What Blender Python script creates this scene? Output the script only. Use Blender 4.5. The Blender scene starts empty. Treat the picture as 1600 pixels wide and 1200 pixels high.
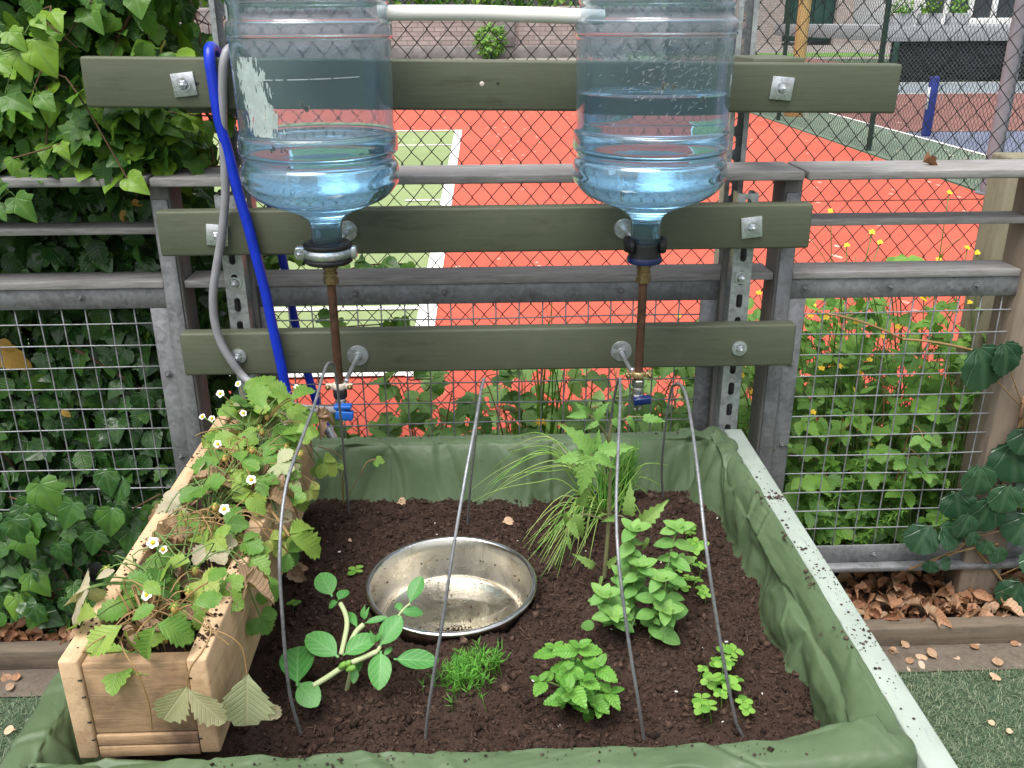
import bpy, bmesh, math, random
import numpy as np
from mathutils import Vector, Matrix, noise as mn
rnd = random.Random(7)
scene = bpy.context.scene
COL = scene.collection
R = math.radians
# ---------------------------------------------------------------- camera
FPX, PITCH, YAW, ROLL, CAMH = 1420.0, 21.9, 1.9, -0.3, 1.4
CAMROT = (Matrix.Rotation(R(-YAW), 3, 'Z') @ Matrix.Rotation(R(90 - PITCH), 3, 'X') @ Matrix.Rotation(R(ROLL), 3, 'Z'))
cam = bpy.data.cameras.new('camera'); camo = bpy.data.objects.new('camera', cam); COL.objects.link(camo)
cam.sensor_width = 36; cam.lens = 36 * FPX / 1600
cam.clip_start = 0.02; cam.clip_end = 600
camo.matrix_world = Matrix.Translation((0, 0, CAMH)) @ CAMROT.to_4x4()
scene.camera = camo
# ---------------------------------------------------------------- light
SUN_EL, SUN_ROT = 68, 215      # soft bright overcast, light falling from behind the camera, a little from the left
w = bpy.data.worlds.new('World'); scene.world = w; w.use_nodes = True
wn = w.node_tree.nodes; wl = w.node_tree.links
bg = wn['Background']; sky = wn.new('ShaderNodeTexSky'); sky.sky_type = 'NISHITA'
sky.sun_disc = False; sky.sun_elevation = R(SUN_EL); sky.sun_rotation = R(SUN_ROT); sky.dust_density = 5; sky.air_density = 1.0
hs = wn.new('ShaderNodeHueSaturation'); hs.inputs['Saturation'].default_value = 0.22
wl.new(sky.outputs[0], hs.inputs['Color']); wl.new(hs.outputs[0], bg.inputs[0]); bg.inputs[1].default_value = 0.14
sun = bpy.data.lights.new('sun', 'SUN'); sun.energy = 1.5; sun.angle = R(40); sun.color = (1, .96, .9)
suno = bpy.data.objects.new('sun', sun); COL.objects.link(suno)
sd = Vector((math.sin(R(SUN_ROT)) * math.cos(R(SUN_EL)), math.cos(R(SUN_ROT)) * math.cos(R(SUN_EL)), math.sin(R(SUN_EL))))
suno.rotation_euler = sd.to_track_quat('Z', 'Y').to_euler(); suno.location = (0, 0, 8)
vs = scene.view_settings; vs.view_transform = 'Standard'; vs.look = 'None'; vs.gamma = 1; vs.exposure = 0.9
cy = scene.cycles
cy.max_bounces = 14; cy.transmission_bounces = 14; cy.transparent_max_bounces = 24; cy.glossy_bounces = 6; cy.diffuse_bounces = 4
cy.sample_clamp_indirect = 6; cy.use_denoising = True

# ---------------------------------------------------------------- pixel of the photo -> point on a real plane
def ray(u, v): return CAMROT @ Vector(((u - 800) / FPX, (600 - v) / FPX, -1))
C0 = Vector((0, 0, CAMH))
def aty(u, v, y): d = ray(u, v); return C0 + d * (y / d.y)
def atz(u, v, z): d = ray(u, v); return C0 + d * ((z - CAMH) / d.z)
def atx(u, v, x): d = ray(u, v); return C0 + d * (x / d.x)

# ---------------------------------------------------------------- objects
def root_of(p):
    o = Vector((0, 0, 0))
    while p is not None:
        o += p.location; p = p.parent
    return o
class MB:
    def __init__(s): s.V = []; s.F = []; s.A = []
    def add(s, verts, faces, at=None):
        o = len(s.V); s.V.extend([tuple(v) for v in verts])
        s.F.extend([tuple(i + o for i in f) for f in faces])
        if at is None: at = [(0, 0, .5)] * len(verts)
        s.A.extend(at)
    def box(s, c, d, rz=0, M=None):
        hx, hy, hz = d[0] / 2, d[1] / 2, d[2] / 2
        vs_ = [Vector((x, y, z)) for x in (-hx, hx) for y in (-hy, hy) for z in (-hz, hz)]
        m = M if M is not None else Matrix.Rotation(rz, 3, 'Z')
        s.add([m @ v + Vector(c) for v in vs_], [(0, 1, 3, 2), (4, 6, 7, 5), (0, 4, 5, 1), (2, 3, 7, 6), (0, 2, 6, 4), (1, 5, 7, 3)])
    def bx(s, x0, x1, y0, y1, z0, z1): s.box(((x0 + x1) / 2, (y0 + y1) / 2, (z0 + z1) / 2), (x1 - x0, y1 - y0, z1 - z0))
    def tube(s, pts, r, n=8, cap=True, var=.5):
        pts = [Vector(p) for p in pts]; k = len(pts)
        rr = r if isinstance(r, (list, tuple)) else [r] * k
        t0 = (pts[1] - pts[0]).normalized()
        a = Vector((0, 0, 1)) if abs(t0.z) < .9 else Vector((1, 0, 0))
        nn = t0.cross(a).normalized(); V = []; at = []
        for i, p in enumerate(pts):
            t = (pts[min(i + 1, k - 1)] - pts[max(i - 1, 0)])
            if t.length < 1e-9: t = t0.copy()
            t.normalize()
            nn = nn - t * nn.dot(t)
            if nn.length < 1e-6: nn = t.orthogonal()
            nn.normalize(); b = t.cross(nn)
            for j in range(n):
                an = 2 * math.pi * j / n
                V.append(p + (nn * math.cos(an) + b * math.sin(an)) * rr[i]); at.append((j / n, i / (k - 1), var))
        F = [(i * n + j, i * n + (j + 1) % n, (i + 1) * n + (j + 1) % n, (i + 1) * n + j) for i in range(k - 1) for j in range(n)]
        if cap: F += [tuple(range(n - 1, -1, -1)), tuple((k - 1) * n + j for j in range(n))]
        s.add(V, F, at)
    def lathe(s, prof, c, n=48, M=None, flip=False):
        c = Vector(c); V = []; k = len(prof); m = M if M is not None else Matrix.Identity(3)
        for r_, z in prof:
            for j in range(n):
                an = 2 * math.pi * j / n; V.append(m @ Vector((r_ * math.cos(an), r_ * math.sin(an), z)) + c)
        F = []
        for i in range(k - 1):
            for j in range(n):
                f = (i * n + j, i * n + (j + 1) % n, (i + 1) * n + (j + 1) % n, (i + 1) * n + j)
                F.append(f[::-1] if flip else f)
        s.add(V, F)
    def build(s, name, mat, parent=None, loc=None, smooth=True, bevel=0, seg=2, sharp=None, weld=0):
        me = bpy.data.meshes.new(name); ob = bpy.data.objects.new(name, me); COL.objects.link(ob)
        if parent is not None: ob.parent = parent; o = root_of(parent)
        else: o = Vector(loc) if loc is not None else Vector((0, 0, 0)); ob.location = o
        va = np.array(s.V, dtype=np.float64).reshape(-1, 3) - np.array(o)
        me.from_pydata(va.tolist(), [], s.F)
        at = me.attributes.new('lf', 'FLOAT_VECTOR', 'POINT')
        at.data.foreach_set('vector', np.array(s.A, dtype=np.float32).ravel())
        if bevel or weld:
            b = bmesh.new(); b.from_mesh(me)
            if weld: bmesh.ops.remove_doubles(b, verts=b.verts, dist=weld)
            if bevel:
                ed = [e for e in b.edges if len(e.link_faces) == 2 and e.calc_face_angle(0) > .6]
                bmesh.ops.bevel(b, geom=ed, offset=bevel, segments=seg, affect='EDGES', profile=.5, clamp_overlap=True)
            b.to_mesh(me); b.free()
        if smooth:
            me.shade_smooth()
            if sharp: me.set_sharp_from_angle(angle=R(sharp))
            elif bevel: me.set_sharp_from_angle(angle=R(50))
        for m in (mat if isinstance(mat, (list, tuple)) else [mat]): me.materials.append(m)
        return ob
def tag(o, label=None, cat=None, group=None, kind=None):
    if label: o['label'] = label
    if cat: o['category'] = cat
    if group: o['group'] = group
    if kind: o['kind'] = kind
    return o
def thing(name, loc, label, cat, group=None):
    o = bpy.data.objects.new(name, None); COL.objects.link(o); o.location = loc; o.empty_display_size = .05
    return tag(o, label, cat, group)
def bez(p0, p1, p2, n=8):
    p0, p1, p2 = Vector(p0), Vector(p1), Vector(p2)
    return [p0 * (1 - t) ** 2 + p1 * 2 * t * (1 - t) + p2 * t * t for t in [i / n for i in range(n + 1)]]
def spline(P, sub=8):
    P = [Vector(p) for p in P]; out = []
    for i in range(len(P) - 1):
        a, b, c, d = P[max(i - 1, 0)], P[i], P[i + 1], P[min(i + 2, len(P) - 1)]
        for k in range(sub):
            t = k / sub
            out.append(.5 * ((2 * b) + (c - a) * t + (2 * a - 5 * b + 4 * c - d) * t * t + (3 * b - a - 3 * c + d) * t ** 3))
    out.append(P[-1]); return out
def fbm(x, y, z=0, o=4):
    return mn.fractal(Vector((x, y, z)), 1.0, 2.0, o)

# ---------------------------------------------------------------- materials
class NT:
    def __init__(s, name):
        s.mat = bpy.data.materials.new(name); s.mat.use_nodes = True
        s.t = s.mat.node_tree; s.n = s.t.nodes; s.l = s.t.links
        s.b = s.n['Principled BSDF']; s.out = s.n['Material Output']
    def new(s, ty, **kw):
        x = s.n.new(ty)
        for k, v in kw.items(): setattr(x, k, v)
        return x
    def link(s, a, b): s.l.new(a, b)
    def put(s, sock, v):
        if hasattr(v, 'is_output'): s.link(v, sock)
        elif isinstance(v, (tuple, list)) and len(v) == 3 and sock.type == 'RGBA': sock.default_value = (*v, 1)
        else: sock.default_value = v
    def m(s, op, a, b=None, c=None, clamp=False):
        x = s.new('ShaderNodeMath', operation=op); x.use_clamp = clamp
        for i, v in enumerate((a, b, c)):
            if v is not None: s.put(x.inputs[i], v)
        return x.outputs[0]
    def mix(s, f, a, b, blend='MIX'):
        x = s.new('ShaderNodeMix', data_type='RGBA', blend_type=blend)
        s.put(x.inputs[0], f); s.put(x.inputs[6], a); s.put(x.inputs[7], b); return x.outputs[2]
    def ramp(s, f, stops, interp='LINEAR'):
        x = s.new('ShaderNodeValToRGB'); x.color_ramp.interpolation = interp; e = x.color_ramp.elements
        while len(e) < len(stops): e.new(.5)
        for i, (p, c) in enumerate(stops):
            e[i].position = p; e[i].color = (*c, 1) if len(c) == 3 else c
        s.put(x.inputs[0], f); return x.outputs[0]
    def coord(s, which='Object', scale=(1, 1, 1), rot=(0, 0, 0)):
        if which == 'pos': o = s.new('ShaderNodeNewGeometry').outputs['Position']
        else: o = s.new('ShaderNodeTexCoord').outputs[which]
        if scale != (1, 1, 1) or rot != (0, 0, 0):
            mp = s.new('ShaderNodeMapping'); mp.inputs['Scale'].default_value = scale; mp.inputs['Rotation'].default_value = rot
            s.link(o, mp.inputs[0]); o = mp.outputs[0]
        return o
    def noise(s, co, scale, detail=4, rough=.55, dist=0):
        x = s.new('ShaderNodeTexNoise'); s.link(co, x.inputs['Vector'])
        x.inputs['Scale'].default_value = scale; x.inputs['Detail'].default_value = detail
        x.inputs['Roughness'].default_value = rough; x.inputs['Distortion'].default_value = dist
        return x.outputs[0]
    def voro(s, co, scale, feature='F1', rnd_=1.0):
        x = s.new('ShaderNodeTexVoronoi', feature=feature); s.link(co, x.inputs['Vector'])
        x.inputs['Scale'].default_value = scale; x.inputs['Randomness'].default_value = rnd_
        return x
    def step(s, v, a, b):
        x = s.new('ShaderNodeMapRange'); s.put(x.inputs[0], v); x.inputs[1].default_value = a; x.inputs[2].default_value = b; x.clamp = True
        return x.outputs[0]
    def bump(s, h, strength=.3, dist=.01):
        x = s.new('ShaderNodeBump'); x.inputs['Strength'].default_value = strength; x.inputs['Distance'].default_value = dist
        s.put(x.inputs['Height'], h); s.link(x.outputs[0], s.b.inputs['Normal']); return x.outputs[0]
    def set(s, **kw):
        nm = dict(color='Base Color', rough='Roughness', metal='Metallic', spec='Specular IOR Level', ior='IOR', trans='Transmission Weight', coat='Coat Weight', sheen='Sheen Weight')
        for k, v in kw.items(): s.put(s.b.inputs[nm[k]], v)
def mul(c, f): return tuple(min(1, x * f) for x in c)
def basic(name, c, rough=.6, metal=0, var=.25, scale=30, bump=.15, bdist=.002, spec=.5, c2=None, co='Object', stretch=(1, 1, 1)):
    t = NT(name); k = t.coord(co, stretch); n = t.noise(k, scale, 5)
    lo, hi = mul(c, 1 - var), (c2 or mul(c, 1 + var))
    t.set(color=t.ramp(n, [(.3, lo), (.7, hi)]), metal=metal, spec=spec)
    n2 = t.noise(k, scale * 3.1, 4)
    t.set(rough=t.m('ADD', rough - .12, t.m('MULTIPLY', n2, .24)))
    if bump: t.bump(n2, bump, bdist)
    return t.mat
def leafmat(name, cols, vein, veins=7, vamt=.5, rough=.45, trans=.28, bump=.35, palm=False, slope=.55, blotch=.25, spec=.4):
    """leaf: colour from the leaf's own random value, paler veins from its own u,v"""
    t = NT(name); a = t.new('ShaderNodeAttribute', attribute_name='lf')
    sp = t.new('ShaderNodeSeparateXYZ'); t.link(a.outputs['Vector'], sp.inputs[0])
    x, y, v = sp.outputs
    base = t.ramp(v, [(i / (len(cols) - 1), c) for i, c in enumerate(cols)])
    k = t.coord('pos'); n = t.noise(k, 60, 3)
    base = t.mix(t.m('MULTIPLY', t.step(n, .5, .8), blotch), base, mul(cols[-1], 1.15))
    ax = t.m('ABSOLUTE', x)
    mid = t.m('SUBTRACT', 1, t.step(ax, .02, .09))
    if palm:
        ang = t.m('ARCTAN2', x, t.m('ADD', y, -.02))
        rad = t.m('SQRT', t.m('ADD', t.m('MULTIPLY', x, x), t.m('MULTIPLY', y, y)))
        q = t.m('ABSOLUTE', t.m('SUBTRACT', t.m('FRACT', t.m('ADD', t.m('MULTIPLY', ang, veins / 6.2832), .5)), .5))
        lat = t.m('SUBTRACT', 1, t.step(t.m('MULTIPLY', q, rad), .012, .05))
    else:
        q = t.m('ABSOLUTE', t.m('SUBTRACT', t.m('FRACT', t.m('SUBTRACT', t.m('MULTIPLY', y, veins), t.m('MULTIPLY', ax, slope * veins * .35))), .5))
        lat = t.m('MULTIPLY', t.m('SUBTRACT', 1, t.step(q, .03, .17)), .75)
    vm = t.m('MAXIMUM', mid, lat)
    col = t.mix(t.m('MULTIPLY', vm, vamt), base, vein)
    t.set(color=col, rough=rough, spec=spec)
    if bump: nb = t.bump(t.m('ADD', t.m('MULTIPLY', vm, -1.0), t.m('MULTIPLY', t.noise(k, 180, 2), .4)), bump, .0015)
    tr = t.new('ShaderNodeBsdfTranslucent'); t.link(t.mix(1, col, (.9, 1.0, .45), 'MULTIPLY'), tr.inputs[0])
    ms = t.new('ShaderNodeMixShader'); ms.inputs[0].default_value = trans
    t.link(t.b.outputs[0], ms.inputs[1]); t.link(tr.outputs[0], ms.inputs[2]); t.link(ms.outputs[0], t.out.inputs[0])
    return t.mat
def woodmat(name, c1, c2, axis='x', scale=1.0, rough=.75, dark=(.05, .03, .02), bump=.25, stain=.4, knots=True):
    t = NT(name); st = {'x': (1.2, 14, 14), 'y': (14, 1.2, 14), 'z': (14, 14, 1.2)}[axis]
    k = t.coord('pos', tuple(q * scale for q in st)); n = t.noise(k, 5, 7, .65, .6)
    k1 = t.coord('pos', tuple(q * scale * 4 for q in st)); n1 = t.noise(k1, 9, 4, .7)
    k2 = t.coord('pos'); n2 = t.noise(k2, 9, 5, .6)
    col = t.ramp(t.m('ADD', t.m('MULTIPLY', n, .65), t.m('MULTIPLY', n1, .35)), [(.32, c2), (.5, mul(c1, .9)), (.7, c1)])
    col = t.mix(t.m('MULTIPLY', t.step(n2, .48, .68), stain), col, dark)
    t.set(color=col, rough=rough, spec=.3); t.bump(t.m('ADD', n, t.m('MULTIPLY', n1, .6)), bump, .003)
    return t.mat
M = {}
# painted planks: dark olive, faint grain and dust
def plankmat():
    t = NT('olive_paint'); k = t.coord('pos', (1.5, 30, 30)); g = t.noise(k, 6, 6, .65, .4); k2 = t.coord('pos'); d = t.noise(k2, 14, 5, .65)
    col = t.ramp(g, [(.25, (.080, .091, .058)), (.75, (.102, .114, .075))])
    col = t.mix(t.m('MULTIPLY', t.step(d, .55, .8), .35), col, (.15, .16, .12))
    k3 = t.coord('pos', (2.2, 9, 9)); d3 = t.noise(k3, 3.2, 6, .7); col = t.mix(t.m('MULTIPLY', t.step(d3, .56, .70), .55), col, (.045, .05, .03))
    k4 = t.coord('pos', (.9, 26, 26)); d4 = t.noise(k4, 4, 4, .7); col = t.mix(t.m('MULTIPLY', t.step(d4, .66, .72), .35), col, (.17, .17, .13))
    t.set(color=col, rough=t.m('ADD', .42, t.m('MULTIPLY', d, .25)), spec=.4); t.bump(g, .2, .002); return t.mat
M['plank'] = plankmat()
def galv(name, c, rough=.45, metal=.7, sc=14):
    t = NT(name); k = t.coord('pos'); v = t.voro(k, sc * 8).outputs['Color']; n = t.noise(k, sc, 6, .6); n2 = t.noise(k, sc * 9, 3)
    sp = t.new('ShaderNodeSeparateXYZ'); t.link(v, sp.inputs[0])
    f = t.m('ADD', t.m('MULTIPLY', n, .75), t.m('MULTIPLY', sp.outputs[0], .25))
    t.set(color=t.ramp(f, [(.25, mul(c, .6)), (.5, c), (.75, mul(c, 1.3))]), metal=metal, rough=t.m('ADD', rough - .1, t.m('MULTIPLY', n2, .25)))
    t.bump(n2, .12, .001); return t.mat
M['galv'] = galv('galvanised', (.42, .45, .46)); M['galv_dull'] = galv('galvanised_dull', (.21, .215, .225), .55, .45)
M['zinc'] = galv('zinc_bright', (.62, .65, .68), .32, .85, 30)
def greywood():
    t = NT('weathered_rail'); k = t.coord('pos', (2, 22, 22)); n = t.noise(k, 6, 7, .7, .5); k2 = t.coord('pos'); m_ = t.noise(k2, 5, 6, .65)
    col = t.ramp(n, [(.3, (.15, .145, .14)), (.55, (.27, .265, .265)), (.75, (.38, .375, .375))])
    col = t.mix(t.m('MULTIPLY', t.step(m_, .5, .72), .5), col, (.19, .165, .135))
    t.set(color=col, rough=.7, spec=.35); t.bump(n, .3, .003); return t.mat
M['rail'] = greywood()
M['post'] = woodmat('grey_post', (.2, .195, .19), (.1, .098, .095), 'z', 1, .75, (.08, .075, .06))
M['timber'] = woodmat('timber_post', (.25, .195, .15), (.14, .108, .082), 'z', .8, .8, (.16, .15, .11), .35, .35)
M['timber_green'] = woodmat('timber_green', (.25, .225, .155), (.15, .135, .09), 'z', .8, .85, (.07, .08, .04), .3, .6)
M['planter'] = woodmat('planter_wood', (.62, .43, .26), (.40, .245, .135), 'y', .7, .7, (.16, .10, .06), .35, .6)
M['planter_end'] = woodmat('planter_end_wood', (.44, .29, .165), (.21, .12, .065), 'x', .9, .75, (.10, .06, .04), .4, .9)
M['copper'] = basic('old_copper', (.12, .062, .042), .42, .55, .4, 60, .15)
M['brass'] = basic('old_brass', (.30, .22, .11), .38, .85, .35, 70, .1)
M['brass_bright'] = basic('brass_bright', (.55, .42, .22), .38, .8, .25, 70, .1)
M['copper_white'] = basic('painted_clip', (.66, .58, .5), .5, .1, .2, 70, .1)
M['rubber'] = basic('black_rubber', (.014, .014, .016), .45, 0, .3, 80, .1)
M['chrome'] = basic('nickel', (.55, .54, .52), .25, .95, .15, 60, .05)
M['bluevalve'] = basic('blue_handle', (.015, .12, .50), .38, 0, .15, 60, .05)
M['darkblue'] = basic('dark_blue_plastic', (.006, .018, .10), .3, 0, .2, 60, .05)
M['bluehose'] = basic('blue_hose', (.004, .03, .50), .35, 0, .15, 40, .08)
M['greyhose'] = basic('grey_hose', (.25, .25, .27), .45, 0, .15, 30, .05)
M['whitepipe'] = basic('white_pipe', (.80, .79, .75), .4, 0, .06, 20, .03)
M['hoop'] = galv('wire_hoop', (.24, .25, .265), .45, .55, 60)
def clothmat():
    t = NT('green_liner'); k = t.coord('pos'); n = t.noise(k, 7, 5, .6); n2 = t.noise(k, 260, 2); d = t.noise(k, 55, 5, .7); d2 = t.noise(k, 9, 4, .6)
    col = t.ramp(n, [(.3, (.062, .100, .047)), (.7, (.092, .140, .070))])
    dirt = t.m('MULTIPLY', t.step(d, .60, .70), t.step(d2, .48, .62))
    col = t.mix(t.m('MULTIPLY', dirt, .75), col, (.05, .03, .02))
    t.set(color=col, rough=t.m('ADD', .42, t.m('MULTIPLY', n, .18)), spec=.4); r1 = t.m('ABSOLUTE', t.m('SUBTRACT', t.noise(t.coord('pos', (1, 1, .6)), 16, 3, .5, .8), .5)); r2 = t.m('ABSOLUTE', t.m('SUBTRACT', t.noise(t.coord('pos', (1, 1, .5), (.3, .4, .2)), 38, 3, .55, 1.0), .5))
    t.bump(t.m('ADD', t.m('ADD', t.m('MULTIPLY', n2, .14), t.m('MULTIPLY', t.step(r1, 0, .05), .35)), t.m('MULTIPLY', t.step(r2, 0, .05), .12)), .16, .003); return t.mat
M['cloth'] = clothmat()
def whiteboard():
    t = NT('pale_painted_board'); k = t.coord('pos'); n = t.noise(k, 90, 5, .75); n2 = t.noise(k, 12, 4); k3 = t.coord('pos', (30, 3, 30)); n3 = t.noise(k3, 6, 5, .7)
    col = t.ramp(n2, [(.3, (.255, .305, .265)), (.7, (.33, .385, .34))])
    col = t.mix(t.m('MULTIPLY', t.step(n, .66, .72), t.step(n2, .40, .6)), col, (.07, .06, .05))
    col = t.mix(t.m('MULTIPLY', t.step(n3, .62, .66), .8), col, (.2, .21, .26))
    t.set(color=col, rough=.75); t.bump(n, .2, .002); return t.mat
M['whiteboard'] = whiteboard()
def soilmat():
    t = NT('potting_soil'); k = t.coord('pos'); n = t.noise(k, 150, 6, .75); n2 = t.noise(k, 12, 4); a = t.new('ShaderNodeAttribute', attribute_name='lf')
    sp = t.new('ShaderNodeSeparateXYZ'); t.link(a.outputs['Vector'], sp.inputs[0])
    col = t.ramp(t.m('ADD', t.m('MULTIPLY', n, .6), t.m('MULTIPLY', sp.outputs[2], .4)), [(.28, (.012, .007, .005)), (.48, (.046, .027, .020)), (.67, (.10, .062, .047)), (.88, (.24, .16, .12))])
    col = t.mix(t.m('MULTIPLY', t.step(n2, .5, .7), .35), col, (.062, .042, .033))
    t.set(color=col, rough=.9, spec=.2); t.bump(n, .6, .004); return t.mat
M['soil'] = soilmat()
def steel():
    t = NT('bowl_steel'); k = t.coord('Object'); n = t.noise(k, 13, 6, .7, .8); n2 = t.noise(k, 60, 4)
    t.set(color=t.ramp(n, [(.3, (.42, .38, .31)), (.5, (.74, .70, .62)), (.7, (.88, .85, .78))]), metal=1, rough=t.m('ADD', .16, t.m('MULTIPLY', n, .22))); t.bump(n2, .04, .001); return t.mat
M['steel'] = steel()
M['rim_steel'] = basic('rim_steel', (.66, .65, .63), .18, 1, .08, 40, .02)
def glass(name, c, ior, rough=0.0, bumpy=0):
    t = NT(name); t.set(color=c, rough=rough, ior=ior, trans=1.0)
    if bumpy: t.bump(t.noise(t.coord('pos'), 28, 3), bumpy, .002)
    return t.mat
M['bottle'] = glass('bottle_plastic', (.80, .895, .955), 1.5, .03, .16)
def cloudy(mat, col, f):
    nt = mat.node_tree; d = nt.nodes.new('ShaderNodeBsdfDiffuse'); d.inputs[0].default_value = (*col, 1); m_ = nt.nodes.new('ShaderNodeMixShader'); m_.inputs[0].default_value = f
    nt.links.new(nt.nodes['Principled BSDF'].outputs[0], m_.inputs[1]); nt.links.new(d.outputs[0], m_.inputs[2]); nt.links.new(m_.outputs[0], nt.nodes['Material Output'].inputs[0])
cloudy(M['bottle'], (.42, .58, .70), .055)
M['water'] = glass('clear_water', (.48, .735, .90), 1.33)
M['bowlwater'] = glass('bowl_water', (.93, .92, .86), 1.33)
M['residue'] = basic('label_residue', (.36, .44, .43), .8, 0, .15, 60, .1)
M['scratch'] = basic('scratch_white', (.42, .46, .48), .8, 0, .1, 60, 0)
M['debris'] = basic('debris', (.38, .30, .18), .9, 0, .3, 90, .2)
M['wire'] = galv('mesh_wire', (.30, .31, .33), .5, .45, 40)
M['chain'] = basic('chain_wire', (.018, .026, .024), .5, .2, .3, 30, 0)
M['chain_far'] = basic('chain_wire_far', (.016, .04, .034), .5, .2, .3, 30, 0)
M['greenpost'] = basic('green_post', (.012, .05, .035), .5, .1, .3, 20, .05)
M['greypost'] = basic('grey_post_steel', (.17, .19, .215), .6, 0.0, .2, 9, .1)
# leaves
M['ivy'] = leafmat('ivy_leaf', [(.018, .062, .016), (.040, .115, .022), (.085, .20, .024), (.20, .34, .03)], (.14, .27, .07), 9, .35, .36, .26, .35, True, spec=.28)
M['hedge_leaf'] = leafmat('hedge_leaf', [(.022, .075, .02), (.05, .14, .025), (.11, .25, .03), (.24, .40, .04)], (.12, .26, .05), 9, .35, .45, .32, .4, spec=.28)
M['creeper'] = leafmat('creeper_leaf', [(.016, .052, .024), (.034, .085, .038)], (.08, .15, .08), 11, .35, .24, .1, .8, True)
M['bramble'] = leafmat('bramble_leaf', [(.07, .18, .035), (.12, .26, .05), (.17, .33, .075)], (.2, .33, .11), 8, .35, .42, .3, .4)
M['weed'] = leafmat('weed_leaf', [(.09, .235, .035), (.15, .33, .05), (.22, .42, .075)], (.24, .42, .12), 6, .3, .5, .35, .25)
M['straw'] = leafmat('strawberry_leaf', [(.055, .16, .026), (.12, .265, .04), (.22, .35, .055), (.34, .38, .09)], (.22, .35, .11), 8, .32, .46, .3, .5, False, .9)
M['straw_pale'] = leafmat('strawberry_leaf_pale', [(.33, .36, .17), (.42, .38, .24), (.48, .42, .32), (.40, .46, .25)], (.55, .52, .32), 9, .45, .65, .3, .5, False, .9)
M['straw_dry'] = leafmat('strawberry_leaf_dry', [(.26, .17, .09), (.36, .25, .15), (.42, .28, .19)], (.38, .27, .17), 9, .3, .8, .2, .8)
M['courgette'] = leafmat('courgette_leaf', [(.045, .19, .04), (.075, .27, .06), (.11, .32, .075)], (.22, .44, .17), 5, .5, .42, .2, .25, False, 1.3)
M['mint'] = leafmat('mint_leaf', [(.05, .19, .022), (.09, .28, .035), (.17, .40, .06)], (.2, .42, .09), 7, .25, .45, .26, .8)
M['oregano'] = leafmat('oregano_leaf', [(.085, .235, .05), (.135, .32, .07), (.23, .43, .10)], (.27, .48, .17), 6, .3, .55, .3, .3)
M['tomato'] = leafmat('tomato_leaf', [(.10, .26, .05), (.16, .34, .07), (.23, .38, .09)], (.28, .44, .15), 8, .35, .55, .3, .5)
M['chive'] = leafmat('chive_blade', [(.06, .22, .03), (.12, .33, .05), (.26, .42, .09), (.45, .45, .2)], (.2, .4, .1), 1, .1, .45, .2, 0)
M['seedling'] = leafmat('seedling_leaf', [(.13, .33, .045), (.21, .44, .07), (.28, .52, .09)], (.3, .55, .15), 3, .2, .5, .35, .1)
M['dill'] = leafmat('dill_leaf', [(.05, .22, .02), (.10, .33, .03), (.17, .43, .06)], (.2, .5, .1), 2, .1, .5, .3, 0)
M['stem'] = leafmat('green_stem', [(.10, .19, .05), (.17, .27, .08)], (.2, .3, .1), 1, 0, .5, .1, 0)
M['stem_pale'] = leafmat('pale_stem', [(.42, .52, .25), (.55, .62, .36)], (.5, .6, .3), 1, 0, .5, .2, 0)
M['stem_red'] = leafmat('reddish_stem', [(.26, .14, .07), (.36, .25, .10)], (.3, .2, .1), 1, 0, .5, .1, 0)
M['ivy_dark'] = leafmat('ivy_leaf_shade_tone', [(.011, .042, .011), (.026, .082, .018), (.055, .145, .026), (.14, .27, .035)], (.07, .15, .05), 9, .4, .25, .15, .4, True)  # darker copy of the ivy leaf, shade below the rail put into its colour
M['hedge_dark'] = leafmat('hedge_leaf_shade_tone', [(.011, .044, .012), (.026, .086, .018), (.058, .15, .025), (.14, .27, .04)], (.06, .14, .03), 9, .4, .32, .18, .6)  # same for the oval leaves: shade below the rail is in the colour
M['yellow_leaf'] = leafmat('yellowed_leaf', [(.42, .25, .05), (.5, .3, .06)], (.35, .2, .05), 7, .3, .5, .25, .3)
M['weed_lifted'] = leafmat('pale_weed_leaf', [(.13, .27, .06), (.20, .36, .10), (.29, .46, .16)], (.32, .48, .2), 8, .3, .5, .32, .3, spec=.3)  # green made paler to make up for the shade of the planks
M['stem_tomato'] = leafmat('tomato_stem', [(.16, .17, .07), (.24, .22, .12)], (.2, .3, .1), 1, 0, .6, .1, 0)
M['stem_brown'] = leafmat('brown_stem', [(.07, .04, .02), (.13, .075, .04)], (.1, .06, .03), 1, 0, .8, 0, 0)
M['petal'] = basic('white_petal', (.82, .82, .78), .6, 0, .05, 30, 0)
M['yellow'] = basic('yellow_petal', (.75, .50, .02), .6, 0, .15, 60, 0)
M['berry'] = basic('unripe_berry', (.50, .34, .10), .5, 0, .3, 120, .5)
M['redberry'] = basic('ripe_berry', (.5, .03, .015), .4, 0, .3, 120, .4)
M['litter'] = leafmat('dead_leaf', [(.14, .058, .03), (.26, .12, .06), (.38, .20, .11), (.44, .30, .19)], (.2, .1, .05), 8, .4, .65, .08, .7)
M['samara'] = leafmat('samara', [(.52, .33, .2), (.66, .47, .32)], (.45, .25, .13), 3, .6, .7, .2, .3)
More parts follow.
